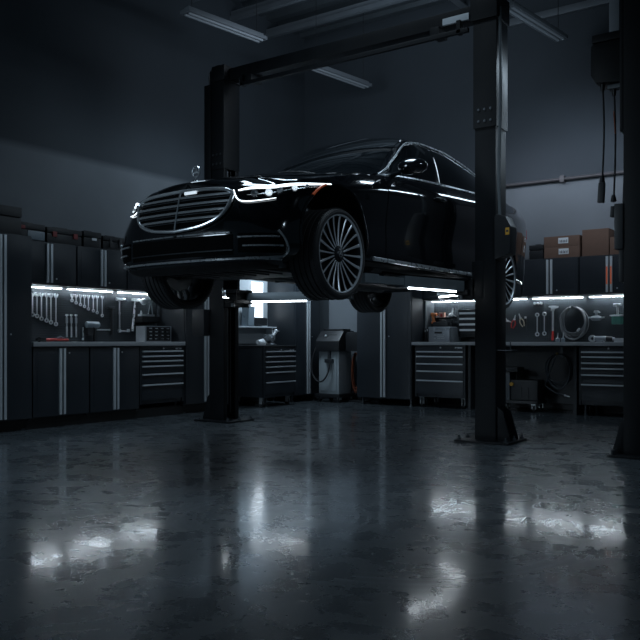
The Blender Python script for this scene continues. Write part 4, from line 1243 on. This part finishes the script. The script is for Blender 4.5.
MB().cyl((0, 0, -0.015), (0, 0, -0.35), 0.013, 0.017, n=14).cyl((-0.03, 0.025, -0.022), (-0.03, -0.02, -0.022), .004, n=8).build('handle', M['plastic'], hm)
bk = thing('breaker_bar', 'long steel breaker bar with a hooked foot on the left board', 'breaker bar', (PEGX+0.022, 6.94, 1.50), LZ)
MB().cyl((0, 0, -0.01), (0, 0, -0.41), 0.0085, 0.010, n=14).cyl((0, 0, -0.17), (0, 0, -0.20), .0125, n=14).cyl((0, 0.022, -0.03), (0, -0.01, -0.03), .004, n=8).build('shaft', M['steel'], bk)
MB().bx(-0.05, 0.05, -0.014, 0.014, -0.022, 0.016, 0.006).cyl((0.05, 0, -0.003), (0.085, 0, -0.003), 0.02, n=16).build('head', M['steel'], bk)
MB().cyl((0, 0, -0.41), (0.155, 0, -0.413), 0.009, n=12).cyl((0, 0.014, -0.41), (0, -0.014, -0.41), 0.021, n=18).bx(0.13, 0.165, -.012, .012, -0.425, -0.385, .004).build('foot', M['steel'], bk)
hm = thing('hammer', 'steel hammer with a tilted silver handle, left of the round clamp', 'hammer', (PEGX+0.025, 7.20, 1.50), LZ)
MB().bx(-0.05, 0.05, -0.019, 0.019, -0.019, 0.019, 0.006).cyl((0.05, 0, 0), (0.075, 0, 0), 0.022, n=16).build('head', M['steel'], hm)
MB().cyl((0, 0, -0.015), (-0.045, 0, -0.41), 0.011, 0.019, n=14).cyl((0.03, 0.025, -0.025), (0.03, -0.02, -0.025), .004, n=8).build('handle', M['satin'], hm)
cl = thing('pipe_clamp', 'steel clamp with a round dial on the black bin beside the car', 'clamp', (PEGX+0.075, 7.34, 1.283), LZ)
MB().bx(-0.115, 0.13, -0.03, 0.03, 0.0, 0.03, 0.006).build('base', M['steel'], cl)
MB().tube([(0.04, 0, 0.03), (0.09, 0, 0.21), (0.12, 0, 0.03)], 0.008, 8).bx(-0.02, 0.12, -.012, .012, 0.195, 0.215, .003).build('frame', M['steel'], cl)
MB().lathe([(0, -.02), (.034, -.02), (.042, -.012), (.042, .012), (.034, .02), (0, .02)], 24, Matrix.Translation((-0.04, 0, 0.195)) @ Matrix.Rotation(PI/2, 4, 'X')).build('dial', M['white'], cl)
MB().cyl((-.09, -.01, .03), (-.09, -.01, .075), .018, .008, n=12).build('nozzle', M['steel'], cl)
put(MB().bx(-0.13, 0.18, -0.15, 0.0, 0, 0.012, 0.003).bx(-0.13, 0.18, -0.15, -0.138, 0, 0.085, 0.003).bx(-0.13, -0.118, -0.15, 0, 0, 0.085, 0.003).bx(0.168, 0.18, -0.15, 0, 0, 0.085, 0.003).bx(-0.11, 0.15, -0.14, -0.01, 0.0, 0.083), 'tool_bin', M['case'], 'black bin fixed to the left board under the round clamp', 'bin', 7.34, 1.20, dx=0.0)
og = thing('parts_organizer', 'grey parts organizer of small drawers at the right end of the left worktop', 'organizer', (-7.70, 7.10, 0.95), LZ)
MB().bx(0, 0.46, 0.0, 0.17, 0, 0.205, 0.004).bx(-0.004, 0.0, -0.002, 0.17, 0, 0.205).build('case', M['grey_tool'], og)
MB().bx(0.02, 0.44, -0.002, 0.002, 0.012, 0.195).build('front_frame', M['case'], og)
for i in range(4):
    for j in range(4):
        x = 0.03+i*0.102; z = 0.016+j*0.045
        d = MB().bx(x, x+0.092, -0.012, 0.0, z, z+0.038, 0.003).build('drawer', M['case'], og)
        MB().bx(x+0.026, x+0.066, -0.020, -0.012, z+0.018, z+0.028, 0.002).build('pull', M['satin'], d)
rt = thing('pipe_wrench', 'red-handled wrench lying on the left worktop under the large wrenches', 'wrench', (-7.70, 5.55, 0.95), LZ)
MB().tube([(0.04, 0, .022), (0.14, 0, .024), (0.27, 0, .024), (0.36, 0, .022)], [.020, .021, .018, .021], 12, flat=0.8).build('handle', M['red'], rt)
MB().bx(-0.03, 0.05, -.026, .026, 0.0, .05, .006).bx(-0.06, -0.02, -.02, .02, .012, .04, .004).build('jaw', M['case'], rt)
MB().tube([(0.30, -.01, .04), (0.26, -.005, .062), (0.21, 0, .046)], .007, 8).build('latch', M['clear'], rt)
for z, l_, w_ in ((1.068, .17, 'upper'), (1.028, .20, 'lower')):
    put(MB().bx(0, l_, -0.03, 0.012, 0, 0.014, 0.003).bx(0.02, l_-.03, -0.034, -0.028, 0.014, 0.022, 0.002), 'tool_holder', M['satin'], '%s of two thin metal rails at the left end of the lit board' % w_, 'rail', 5.42, z, 'thin rails on the left board')

# cases along the top of the left cabinets
def carry_case(name, label, loc, rz, w, d, h, latch=None, front=None, lid=True, group='cases on the left cabinets'):
    t = thing(name, label, 'case', loc, rz, group)
    MB().bx(0, w, 0, d, 0, h*0.62, 0.012).build('box', M['case'], t)
    if lid: MB().bx(-0.004, w+0.004, -0.004, d, h*0.64, h, 0.014).bx(w*0.3, w*0.7, d*0.3, d*0.5, h, h+0.018, .005).build('lid', M['case'], t)
    if latch:
        for x in (w*0.2, w*0.8): MB().bx(x-0.03, x+0.03, -0.016, 0.0, h*0.40, h*0.74, 0.004).build('latch', latch, t)
    return t
carry_case('storage_case', 'large black case on the tall locker at the left edge', (-7.54, 4.74, 2.09), LZ, 0.45, 0.4, 0.30)
b = carry_case('storage_bin', 'black case with a pale see-through front on the left cabinets', (-7.77, 5.31, 2.085), LZ, 0.34, 0.25, 0.19)
MB().bx(0.11, 0.33, -0.012, -0.001, 0.01, 0.11, 0.003).build('window', M['clear'], b); MB().bx(0.02, 0.08, -0.010, -0.001, 0.12, 0.16, 0.003).build('badge', M['case_red'], b)
carry_case('storage_case', 'long black case with two red latches on the left cabinets', (-7.77, 5.68, 2.085), LZ, 0.48, 0.25, 0.18, M['case_red'])
b = carry_case('storage_case', 'small black case with a white tag on the left cabinets', (-7.77, 6.19, 2.085), LZ, 0.26, 0.25, 0.19)
MB().bx(0.12, 0.19, -0.006, 0.0, 0.085, 0.115, 0.001).build('tag', M['paper'], b)
b = carry_case('storage_case', 'low black case nearest the car on the left cabinets', (-7.77, 6.48, 2.085), LZ, 0.36, 0.25, 0.165)
MB().bx(0.09, 0.13, -0.012, 0.0, 0.03, 0.14, 0.004).bx(0.24, 0.28, -0.012, 0, 0.03, 0.14, 0.004).build('latch', M['plastic'], b)

# ------------------------------------------------------------------ on the tool cart
gz = thing('bench_vise', 'metal vise standing on the rolling tool cart', 'vise', (-7.48, 9.40, 0.895), LZ)
MB().lathe([(0, 0), (.085, 0), (.085, .015), (.055, .03), (.045, .07), (0, .07)], 24).build('base', M['steel_dark'], gz)
MB().bx(-0.10, 0.06, -.035, .035, .07, .12, .01).bx(-0.02, 0.04, -.05, .05, .11, .16, .008).bx(-0.11, -0.06, -.05, .05, .09, .16, .008).build('jaw', M['satin'], gz)
MB().cyl((0.05, 0, .14), (0.10, -0.01, .20), .022, n=14).sphere((0.11, -.01, .215), .03).cyl((0.11, -.07, .215), (0.11, .05, .215), .006, n=8).build('screw_handle', M['steel'], gz)
gn = thing('impact_gun', 'white impact gun lying on the rolling tool cart, left of the vise', 'air tool', (-7.44, 9.10, 0.895), LZ)
MB().cyl((-0.06, 0, .045), (0.06, 0, .055), .035, .042, n=18).cyl((0.06, 0, .055), (.10, 0, .056), .02, n=14).build('body', M['white'], gn)
MB().box((-0.02, -0.04, .03), (.04, .13, .045), .012, rot=(0, 0, .5)).build('grip', M['white'], gn)

# ------------------------------------------------------------------ service trolley in the corner
tr_ = thing('service_trolley', 'grey service machine on casters with a black control head in the corner', 'service machine', (-7.09, 10.36, 0))
MB().bx(-0.20, 0.18, 0.02, 0.38, 0.13, 0.80, 0.01).bx(-0.16, 0.14, 0.012, 0.02, 0.18, 0.74, 0.003).build('body', M['service'], tr_)
MB().bx(-0.25, 0.22, -0.03, 0.42, 0.075, 0.13, 0.012).build('base', M['case'], tr_)
MB().prism([(-0.04, 0.80), (0.40, 0.80), (0.40, 1.12), (0.10, 1.12), (-0.04, 0.96)], 0.44, Matrix.Translation((-0.22, 0, 0)) @ Matrix.Rotation(PI/2, 4, 'Z') @ Matrix.Rotation(PI/2, 4, 'X'), 0.012).build('control_head', M['case'], tr_)
MB().bx(-0.15, 0.14, 0.04, 0.09, 1.02, 1.06, 0.006).bx(-0.18, 0.18, 0.12, 0.36, 1.12, 1.15, 0.008).build('tray', M['plastic'], tr_)
MB().sphere((-0.06, 0.012, 1.04), 0.022).build('knob', M['steel'], tr_)
MB().bx(-0.05, 0.09, -0.045, 0.02, 0.62, 0.68, 0.008).bx(0.0, 0.04, -0.03, 0.01, 0.68, 0.80).build('clamp', M['steel_dark'], tr_)
MB().tube(spline([(-0.24, 0.0, 0.86), (-0.30, -0.03, 0.62), (-0.26, -0.04, 0.40), (-0.12, -0.05, 0.32), (0.0, -0.05, 0.42), (0.06, -0.05, 0.62)], 40), 0.013, 8).build('lead', M['cable'], tr_)
for x in (-0.19, 0.18):
    for y in (0.03, 0.34): caster(tr_, x, y, 0.085)
hb_ = thing('cable_holder', 'black box beside the service machine, orange hose hanging below it', 'box', (-6.71, 10.62, 0.80))
MB().prism([(-0.135, 0), (0.14, 0), (0.14, 0.20), (0.10, 0.30), (-0.11, 0.30), (-0.135, 0.26)], 0.30, Matrix.Translation((0, 0.15, 0)) @ Matrix.Rotation(PI/2, 4, 'X'), 0.01).build('housing', M['case'], hb_)
MB().bx(-0.03, 0.03, 0.05, 0.12, -0.80, 0.0, 0.004).bx(-0.14, 0.14, -0.05, 0.15, -0.80, -0.77, 0.004).build('stand', M['case'], hb_)
MB().cyl((0, -0.13, -0.045), (0, 0.06, -0.045), 0.010, n=12).bx(-0.012, 0.012, 0.045, 0.065, -0.055, 0.0).build('hook', M['case'], hb_)
mb = MB()
rnd = random.Random(3)
for k in range(8):
    a = 0.060+0.010*rnd.random()+0.002*k; h = 0.27+0.05*rnd.random()
    y0 = -0.085+0.018*k*0.6
    mb.tube([(a*math.sin(t)*(1+.15*math.sin(t)), y0+0.012*math.cos(t*2+k), -0.024-h+h*math.cos(t)) for t in np.linspace(0, 2*PI, 36, endpoint=False)], 0.0065, 6, closed=True)
tag(mb.build('coiled_hose', M['hose_copper'], loc=(-6.71, 10.62, 0.80)), 'orange-brown hose coil hanging between the service machine and tall locker', 'hose')

# ------------------------------------------------------------------ back worktop and board
tc_ = thing('tool_case', 'grey metal tool case on the back worktop', 'tool case', (-5.475, 10.62, 0.945))
MB().bx(0, 0.34, 0, 0.26, 0, 0.185, 0.012).build('box', M['grey_tool'], tc_)
MB().bx(-0.004, 0.344, -0.004, 0.264, 0.187, 0.225, 0.012).bx(0.06, 0.11, -0.014, 0.0, 0.17, 0.21, .003).bx(0.23, 0.28, -0.014, 0.0, 0.17, 0.21, .003).build('lid', M['grey_tool'], tc_)
MB().bx(0.10, 0.22, -0.006, 0.001, 0.125, 0.150, 0.002).build('handle_slot', M['case'], tc_)
for z in (0.05, 0.075, 0.10): MB().bx(0.09, 0.27, -0.004, 0.001, z, z+0.006).build('rib', M['satin'], tc_)
MB().bx(0.345, 0.388, 0.0, 0.25, 0, 0.21, 0.006).build('side_pocket', M['grey_panel'], tc_)
for i, (x, h) in enumerate(((-5.68, .20), (-5.645, .215), (-5.61, .20))):
    b = thing('binder', 'black upright binder left of the grey tool case, %s of three' % ('left one', 'middle and tallest', 'right one')[i], 'binder', (x+0.105, 10.68, 0.945), 0, 'binders beside the tool case')
    MB().bx(0, 0.028, 0, 0.22, 0, h, 0.003).build('cover', M['case'], b)
    MB().bx(0.004, 0.024, -0.002, 0.0, h*0.75, h*0.9, 0.0).build('spine_label', M['satin'], b)
tag(MB().bx(0, 0.24, 0, 0.16, 0, 0.07, 0.015).tube([(0.05, .08, .068), (0.08, .08, .095), (0.16, .08, .095), (0.19, .08, .068)], .008, 8).build('tool_pouch', M['case'], loc=(-5.43, 10.66, 1.1705)), 'black pouch lying on top of the grey tool case', 'pouch')
rl = thing('tool_rail', 'metal rail on the back board above the grey tool case', 'rail', (-5.60, PEGY, 1.315))
MB().bx(0, 0.40, -0.09, -0.07, 0, 0.022, 0.003).bx(0.02, 0.035, -0.09, 0, 0, 0.015).bx(0.365, 0.38, -0.09, 0, 0, 0.015).build('bar', M['satin'], rl)
MB().bx(0.0, 0.40, -0.07, 0.0, -0.006, 0.004).build('ledge', M['case'], rl)
o1 = thing('cordless_drill', 'orange drill hanging at the left end of the tool rail', 'drill', (-5.53, PEGY-0.125, 1.335))
MB().cyl((-0.035, 0, 0.025), (0.055, 0, 0.025), 0.030, 0.024, n=16).cyl((0.055, 0, .025), (.08, 0, .025), .012, n=12).build('body', M['orange'], o1)
MB().box((-0.005, 0, -0.035), (.036, .036, .10), .008, rot=(0, -.15, 0)).box((0.0, 0, -.095), (.055, .05, .035), .006).build('grip', M['orange'], o1)
o2 = thing('polisher_head', 'salmon-coloured tool on the middle of the tool rail', 'tool', (-5.385, PEGY-0.125, 1.335))
MB().bx(-0.045, 0.045, -0.03, 0.03, -0.02, 0.055, 0.012).build('body', M['pinkish'], o2)
MB().bx(-0.018, 0.018, -0.034, -0.028, -0.012, 0.03, 0.003).build('switch', M['red'], o2)
o3 = thing('blow_gun', 'white blow gun at the right end of the tool rail', 'air tool', (-5.24, PEGY-0.125, 1.335))
MB().sphere((0, 0, 0.01), 0.04, (1.15, .8, .75)).tube([(0, 0, .02), (.022, 0, .06), (.028, 0, .115)], [.022, .014, .009], 10).build('body', M['white'], o3)
MB().tube(spline([(-.01, 0, -.01), (.01, .02, -.08), (.0, .05, -.16), (.01, .06, -.20)], 14), .006, 6).build('hose', M['cable'], o3)
dw = thing('wall_organizer', 'black organizer with four light drawer fronts left of the near lift post', 'organizer', (-5.08, PEGY-0.20, 1.02))
MB().bx(0, 0.42, 0, 0.20, 0, 0.40, 0.006).build('case', M['case'], dw)
for k in range(4):
    d = MB().bx(0.012, 0.408, -0.012, 0.0, 0.045+0.082*k, 0.118+0.082*k, 0.003).build('drawer', M['plastic'], dw)
    MB().bx(0.016, 0.404, -0.026, -0.012, 0.085+0.082*k, 0.114+0.082*k, 0.003).build('label_strip', M['white'], d)
# pliers and drivers right of the near post
def pliers(label, x, z, gm, rot=0.0, k=1.0):
    t = thing('pliers', label, 'pliers', (x, PEGY-0.014, z), 0, 'pliers on the back board')
    MB().prism([(-.011*k, 0), (.011*k, 0), (.005*k, .065*k), (-.005*k, .065*k)], .012, Matrix.Translation((0, .006, 0)) @ RYZ, .002).cyl((0, .010, 0), (0, -.010, 0), .015*k, n=18).build('jaw', M['steel'], t)
    for s in (-1, 1):
        MB().tube(spline([(0, 0, -.005), (s*.026*k, 0, -.045*k), (s*.024*k, 0, -.09*k), (s*.012*k, 0, -.13*k)], 14), .0085, 8).build('grip', gm, t)
    MB().cyl((0, .014, 0), (0, -.002, 0), .004, n=8).build('pivot', M['steel_dark'], t)
    t.rotation_euler = (0, rot, 0)
    return t
pliers('pale-gripped pliers on the back board, closest to the near lift post', -4.40, 1.25, M['grey_tool'], 1.9)
pliers('red-gripped pliers on the back board', -4.30, 1.27, M['red'], 0.25)
pliers('pliers with cream grips, right of the red-gripped pliers', -4.21, 1.29, M['cream'], -0.35)
sd = thing('screwdriver', 'dark screwdriver with a white cap, right of the pliers', 'screwdriver', (-4.135, PEGY-0.018, 1.31), 0)
MB().cyl((0, 0, 0.0), (0, 0, -0.03), 0.014, n=12).build('cap', M['white'], sd)
MB().cyl((0, 0, -0.03), (0.01, 0, -0.12), 0.016, 0.014, n=12).build('handle', M['plastic'], sd)
MB().cyl((0.01, 0, -0.12), (0.03, 0, -0.29), 0.005, n=8).cyl((0, .018, -.02), (0, 0, -.02), .004, n=8).build('shaft', M['steel_dark'], sd)
sk = thing('socket_rail', 'short rail of three bright sockets above the two back wrenches', 'socket set', (-3.945, PEGY-0.01, 1.485))
MB().bx(-0.065, 0.065, -0.008, 0.01, -0.008, 0.008, 0.002).build('rail', M['steel_dark'], sk)
for x in (-0.045, 0, 0.045): MB().cyl((x, -0.005, 0.0), (x, -0.045, 0.004), 0.017, n=16).build('socket', M['steel'], sk)
for x, top, w_ in ((-3.965, 1.36, 'left'), (-3.862, 1.37, 'right')):
    putb(wrench_mesh(0.335, 1.45, True), 'ring_wrench', M['steel'], 'double-ring wrench on the back board, %s of the pair' % w_, 'wrench', x, top, 'ring wrenches on the back board')
aw = thing('adjustable_wrench', 'big adjustable wrench with a red handle end on the back board', 'wrench', (-3.735, PEGY-0.032, 1.43), 0)
MB().bx(-0.012, 0.014, -.008, .008, -0.33, -0.03, .004).prism([(-.03, -.05), (.02, -.05), (.035, -.02), (.075, -.01), (.085, .012), (.03, .022), (-.045, .022), (-.065, .008), (-.02, -.012)], .022, Matrix.Translation((0, .011, 0)) @ RYZ, .003).build('jaw', M['steel'], aw)
MB().tube([(0, 0, -0.33), (0.002, 0, -0.38), (-0.004, 0, -0.46)], [.019, .026, .028], 12, flat=0.6).build('handle', M['red'], aw)
MB().cyl((0, .032, -.03), (0, -.01, -.03), .005, n=8).build('peg', M['steel_dark'], aw)
def hose_coil(loops, rx, rz, rad, seed, sag=0.1):
    rnd = random.Random(seed); mb = MB()
    pts = []
    n_ = 40
    for k in range(loops):
        a = rx*(0.90+0.2*rnd.random()); b = rz*(0.88+0.24*rnd.random()); oy = -0.02-0.016*k; ox = (rnd.random()-.5)*0.02
        for i in range(n_):
            t = 2*PI*i/n_
            pts.append((ox+a*math.sin(t), oy-0.016*i/n_, -b+b*math.cos(t)))
    return pts
P = hose_coil(7, 0.165, 0.20, .01, 5)
hc = thing('coiled_hose', 'grey hose coiled on the back board', 'hose', (-3.43, PEGY-0.0002, 1.42))
MB().tube(P, 0.0105, 8).build('hose', M['hose_grey'], hc)
MB().cyl((0, 0, -0.012), (0, -0.15, -0.006), 0.010, n=10).cyl((0, -0.15, -.006), (0, -.155, .02), .012, n=10).build('hook', M['steel_dark'], hc)
MB().cyl((0.07, -0.14, -0.33), (0.10, -0.145, -0.29), 0.015, n=12).build('coupling', M['steel'], hc)
for x, w_ in ((-3.605, 'left'), (-3.53, 'right')):
    t = thing('oil_can', 'small pale oil can on the back worktop below the hose, %s of two' % w_, 'oil can', (x, 10.80, 0.945), 0, 'small oil cans')
    MB().lathe([(0, 0), (.026, 0), (.028, .01), (.028, .045), (.012, .06), (0, .06)], 18).build('can', M['clear'], t)
    MB().cyl((0, 0, .058), (0.006, 0, .13), .007, .003, n=10).build('spout', M['steel'], t)
def spray_gun(label, x, z, cup, cm):
    t = thing('spray_gun', label, 'spray gun', (x, PEGY-0.10, z), 0)
    if cup == 'wide':
        MB().lathe([(0, -.045), (.055, -.043), (.085, -.015), (.075, .005), (.03, .022), (0, .024)], 28).build('cup', M['grey_tool'], t)
        MB().bx(-.105, .105, -.012, .012, -.012, .006, .005).build('rim_clip', M['steel'], t)
        MB().cyl((0, 0, .02), (0, 0, .075), .016, n=14).cyl((0, 0, .06), (0, 0, .088), .036, .030, n=18).cyl((0.03, 0, .075), (.05, 0, .06), .008, n=8).build('valve', M['steel'], t)
    else:
        MB().lathe([(0, -.13), (.068, -.13), (.075, -.12), (.075, -.02), (.06, 0), (0, 0)], 28).build('cup', cm, t)
        MB().lathe([(.02, .0), (.082, -.004), (.086, -.016), (.078, -.026)], 28).bx(-.10, .10, -.012, .012, -.02, -.004, .004).build('lid', M['steel'], t)
        MB().cyl((0, 0, 0), (0.005, 0, .10), .015, n=14).cyl((-.05, 0, .125), (.045, 0, .125), .020, .016, n=14).cyl((.0, 0, .10), (0, 0, .14), .026, n=14).build('gun_body', M['steel'], t)
    MB().cyl((0, 0.10, .045), (0, 0, .045), .006, n=8).build('hanger', M['steel_dark'], t)
    return t
spray_gun('silver spray gun with a wide saucer cup on the back board', -3.12, 1.28, 'wide', None)
spray_gun('spray gun with a pale green cup on the back board', -2.845, 1.31, 'tall', M['green'])
ag = thing('angle_grinder', 'silver angle grinder with a ring guard lying on the back worktop', 'grinder', (-2.98, 10.60, 0.945))
ring(MB_ := MB(), (-0.10, 0, .047), .046, .024, .05)
MB_.build('guard', M['steel'], ag)
MB().cyl((-0.06, 0, .05), (0.08, 0, .045), .030, .036, n=18).bx(-.05, .05, -.03, .03, .0, .05, .01).build('body', M['grey_tool'], ag)
MB().cyl((0.08, 0, .045), (0.16, 0, .042), .034, .028, n=18).build('grip', M['case'], ag)
MB().cyl((0.16, 0, .042), (0.185, 0, .042), .018, n=14).build('end_cap', M['steel'], ag)
tag(MB().bx(0, 0.32, -0.02, 0.02, 0, 0.012, .002).bx(0.0, 0.32, -0.014, 0.014, 0.012, 0.05, .003).build('steel_straightedge', M['steel'], loc=(-2.79, 10.55, 0.945)), 'long bright steel straightedge right of the angle grinder', 'straightedge')
putb(wrench_mesh(0.13, 1.0), 'small_wrench', M['steel'], 'small wrench at the far right end of the back board', 'wrench', -2.60, 1.17)
# hose hanging below the back bench
P = hose_coil(6, 0.165, 0.21, .01, 11)
P = P+[(-0.165, -0.13, -0.42), (-0.10, -0.14, -0.47), (0.0, -0.15, -0.52), (0.10, -0.15, -0.545)]
hc = thing('coiled_hose', 'dark hose coil hanging in the open space below the back worktop', 'hose', (-3.50, 10.60, 0.79))
MB().tube(P, 0.009, 8).build('hose', M['hose_dark'], hc)
MB().cyl((0, 0.06, -0.006), (0, -0.13, 0.0), 0.010, n=10).bx(-0.02, 0.02, 0.05, 0.07, -0.05, 0.1095, .003).build('hook', M['steel_dark'], hc)
MB().sphere((0, -0.135, 0.004), 0.018).build('hook_knob', M['brass'], hc)
MB().cyl((0.10, -0.15, -0.545), (0.17, -0.15, -0.56), 0.013, 0.008, n=12).build('nozzle', M['steel'], hc)
# compressor on casters below the bench
cp = thing('air_compressor', 'small black compressor on casters under the back worktop, yellow knob', 'compressor', (-4.05, 10.42, 0))
MB().bx(-0.30, 0.30, 0.0, 0.36, 0.11, 0.15, 0.008).build('base', M['case'], cp)
MB().bx(-0.10, 0.28, 0.06, 0.34, 0.15, 0.43, 0.015).bx(0.02, 0.06, 0.05, 0.07, 0.18, 0.33).bx(0.12, 0.16, 0.05, 0.07, 0.18, 0.33).build('tank_housing', M['case'], cp)
MB().bx(-0.24, -0.12, 0.08, 0.32, 0.15, 0.53, 0.008).build('side_panel', M['clear_dark'], cp)
MB().tube([(-0.27, 0.05, 0.14), (-0.27, 0.05, 0.55), (-0.02, 0.05, 0.58)], 0.012, 8).build('handle_bar', M['steel_dark'], cp)
MB().bx(-0.27, 0.0, 0.05, 0.32, 0.54, 0.60, 0.012).build('motor_cover', M['case'], cp)
MB().cyl((-0.08, 0.06, 0.37), (-0.08, 0.03, 0.37), 0.026, n=16).build('yellow_knob', M['yellow'], cp)
for x in (-0.24, 0.24):
    for y in (0.04, 0.32): caster(cp, x, y, 0.11)
# ------------------------------------------------------------------ on top of the back cabinets
def carton(label, x, w, d, z, h, marks, y=10.74, rz=0.0):
    t = thing('carton', label, 'carton', (x, y, z), rz, 'cartons on the back cabinets')
    MB().bx(0, w, 0, d, 0, h, 0.004).build('box', M['card'], t)
    MB().bx(-0.001, w+0.001, d/2-0.03, d/2+0.03, h-0.002, h+0.001).build('tape', M['tape'], t)
    for (a, b, c, e) in marks:
        lb = MB().bx(a, b, -0.002, 0.001, c, e).build('shipping_label', M['paper'], t)
        nk = MB()
        n_ = 9
        for i in range(n_):
            xx_ = a+(b-a)*(0.08+0.84*i/n_)
            nk.bx(xx_, xx_+(b-a)*0.84/n_*(0.3+0.4*((i*7) % 3)/2), -0.003, -0.0015, c+(e-c)*0.15, c+(e-c)*(0.55 if i % 2 else 0.65))
        nk.build('barcode', M['ink'], lb)
    return t
carton('flat cardboard carton with a white label, lower of the stacked pair', -3.77, 0.48, 0.26, 2.085, 0.15, [(0.20, 0.335, 0.05, 0.125)])
carton('flat cardboard carton with a white label, upper of the stacked pair', -3.775, 0.485, 0.26, 2.236, 0.145, [(0.20, 0.335, 0.045, 0.12)])
carton('tall plain cardboard carton on the back cabinets', -3.255, 0.345, 0.28, 2.085, 0.355, [])
sc_ = carton('small cardboard carton with a strip of white marks, rightmost on the back cabinets', -2.895, 0.24, 0.24, 2.085, 0.235, [])
for z in (0.07, 0.115, 0.16): MB().bx(0.105, 0.135, -0.002, 0.001, z, z+0.028).build('print_mark', M['paper'], sc_)
b = carry_case('storage_case', 'black case left of the stacked cartons on the back cabinets', (-3.99, 10.76, 2.085), 0, 0.20, 0.24, 0.20, group='cases on the back cabinets')
b = carry_case('storage_case', 'black case on the back cabinets, half hidden by the right-edge lift post', (-2.63, 10.76, 2.085), 0, 0.13, 0.24, 0.22, group='cases on the back cabinets')

# ------------------------------------------------------------------ unlit tube fixtures hung from the roof
def fixture(label, p, ang, L=1.25):
    t = thing('tube_fixture', label, 'ceiling light', p, ang, 'unlit tube fixtures')
    MB().bx(-0.085, 0.085, 0, L, 0.0, 0.035, 0.006).bx(-0.05, 0.05, 0.02, L-0.02, 0.03, 0.07, 0.006).bx(-0.088, -0.070, 0, L, -0.012, 0.03, 0.003).bx(0.070, 0.088, 0, L, -0.012, 0.03, 0.003).bx(-0.088, 0.088, -0.01, 0.012, -0.012, 0.035, .003).bx(-0.088, 0.088, L-0.012, L+0.01, -0.012, 0.035, .003).build('housing', M['fixture'], t)
    for x in (-0.036, 0.036): MB().cyl((x, 0.03, -0.012), (x, L-0.03, -0.012), 0.016, n=14).build('tube', M['diffuser'], t)
    for y in (0.10, L-0.10): MB().cyl((0, y, 0.07), (0, y, CEIL+0.03-p[2]), 0.004, n=6).build('suspension_wire', M['cable'], t)
    return t
fixture('unlit hanging tube fixture at upper left, above the far lift post', (-6.82, 6.92, 4.90), -math.radians(8.5))
fixture('unlit hanging tube fixture in the middle, seen below the overhead beam', (-6.70, 9.35, 4.90), -math.radians(8.5))
fixture('unlit hanging tube fixture right of the near lift post', (-3.59, 8.98, 4.90), -math.radians(7.5), 1.40)
# ------------------------------------------------------------------ camera, world, light
cam = bpy.data.cameras.new('camera')
cam.lens = 45.0; cam.sensor_width = 36.0; cam.shift_y = 21/640
cam.clip_start = 0.05; cam.clip_end = 100
co = link(bpy.data.objects.new('camera', cam))
co.location = (0, 0, 0.96); co.rotation_euler = (PI/2, 0, math.radians(35))
SC.camera = co
w = bpy.data.worlds.new('night'); w.use_nodes = True
w.node_tree.nodes['Background'].inputs['Color'].default_value = (0.36, 0.62, 0.85, 1)
w.node_tree.nodes['Background'].inputs['Strength'].default_value = 0.03
SC.world = w
SC.view_settings.view_transform = 'Standard'
SC.view_settings.look = 'None'
SC.view_settings.exposure = 0.0
COOL = (0.66, 0.84, 1.0)
def area(name, loc, target, sx, sy, power, col=(0.80, 0.90, 1.0), spread=180):
    l = bpy.data.lights.new(name, 'AREA'); l.shape = 'RECTANGLE'; l.size = sx; l.size_y = sy
    l.energy = power; l.color = col; l.spread = math.radians(spread)
    o = link(bpy.data.objects.new(name, l)); o.location = loc
    d = Vector(target)-Vector(loc)
    o.rotation_euler = d.to_track_quat('-Z', 'Y').to_euler()
    return o
# overhead fill added for the floor and car, no fixture there
area('overhead_fill', (-4.4, 5.7, 5.8), (-4.4, 5.8, 0), 2.2, 1.0, 55, COOL, 90)
# two strips added without fixtures, to draw the streak on the car's shoulder
area('shoulder_streak_rear', (-2.62, 8.95, 3.72), (-4.0, 8.95, 2.9), 3.3, 0.10, 17, COOL)
area('shoulder_streak_front', (-1.93, 9.0, 3.25), (-4.0, 9.0, 2.6), 1.7, 0.08, 10, COOL)
# softbox added off to the left, puts gleam on the grille and nose
area('nose_softbox', (-7.4, -1.5, 3.0), (-4.6, 4.4, 1.9), 2.2, 1.2, 100, COOL)
# spot added right of the camera to brighten the rims and flank
def spot(name, loc, target, power, ang, blend=0.6, r=0.15, col=(0.8, 0.9, 1.0)):
    l = bpy.data.lights.new(name, 'SPOT'); l.energy = power; l.color = col
    l.spot_size = math.radians(ang); l.spot_blend = blend; l.shadow_soft_size = r
    o = link(bpy.data.objects.new(name, l)); o.location = loc
    o.rotation_euler = (Vector(target)-Vector(loc)).to_track_quat('-Z', 'Y').to_euler()
    return o
spot('wheel_fill_spot', (1.8, 3.0, 4.2), (-3.3, 6.4, 1.6), 300, 34, 0.8, 0.2, COOL)
# fill added over the tool cart to lift the far corner
area('corner_fill', (-7.2, 9.6, 2.7), (-7.8, 9.6, 1.0), 0.6, 0.3, 36, COOL)
# unseen upward fill added so the roof deck shows
area('roof_fill', (-5.4, 9.0, 5.1), (-5.4, 9.0, 7), 2.0, 1.2, 9, COOL)
# soft wash added high on the far corner, with no fixture
area('corner_wash', (-4.9, 8.0, 4.4), (-7.3, 11.0, 3.9), 2.6, 0.8, 20, (0.72, 0.85, 1.0))
# fills added to light the lower walls, no lamps hang there
area('left_wall_fill', (-7.2, 7.4, 3.5), (-8.05, 7.3, 2.6), 2.6, 0.3, 5, COOL)
area('back_wall_fill', (-3.2, 10.0, 3.5), (-2.9, 11.0, 2.7), 2.6, 0.2, 10, (0.78, 0.85, 1.0))
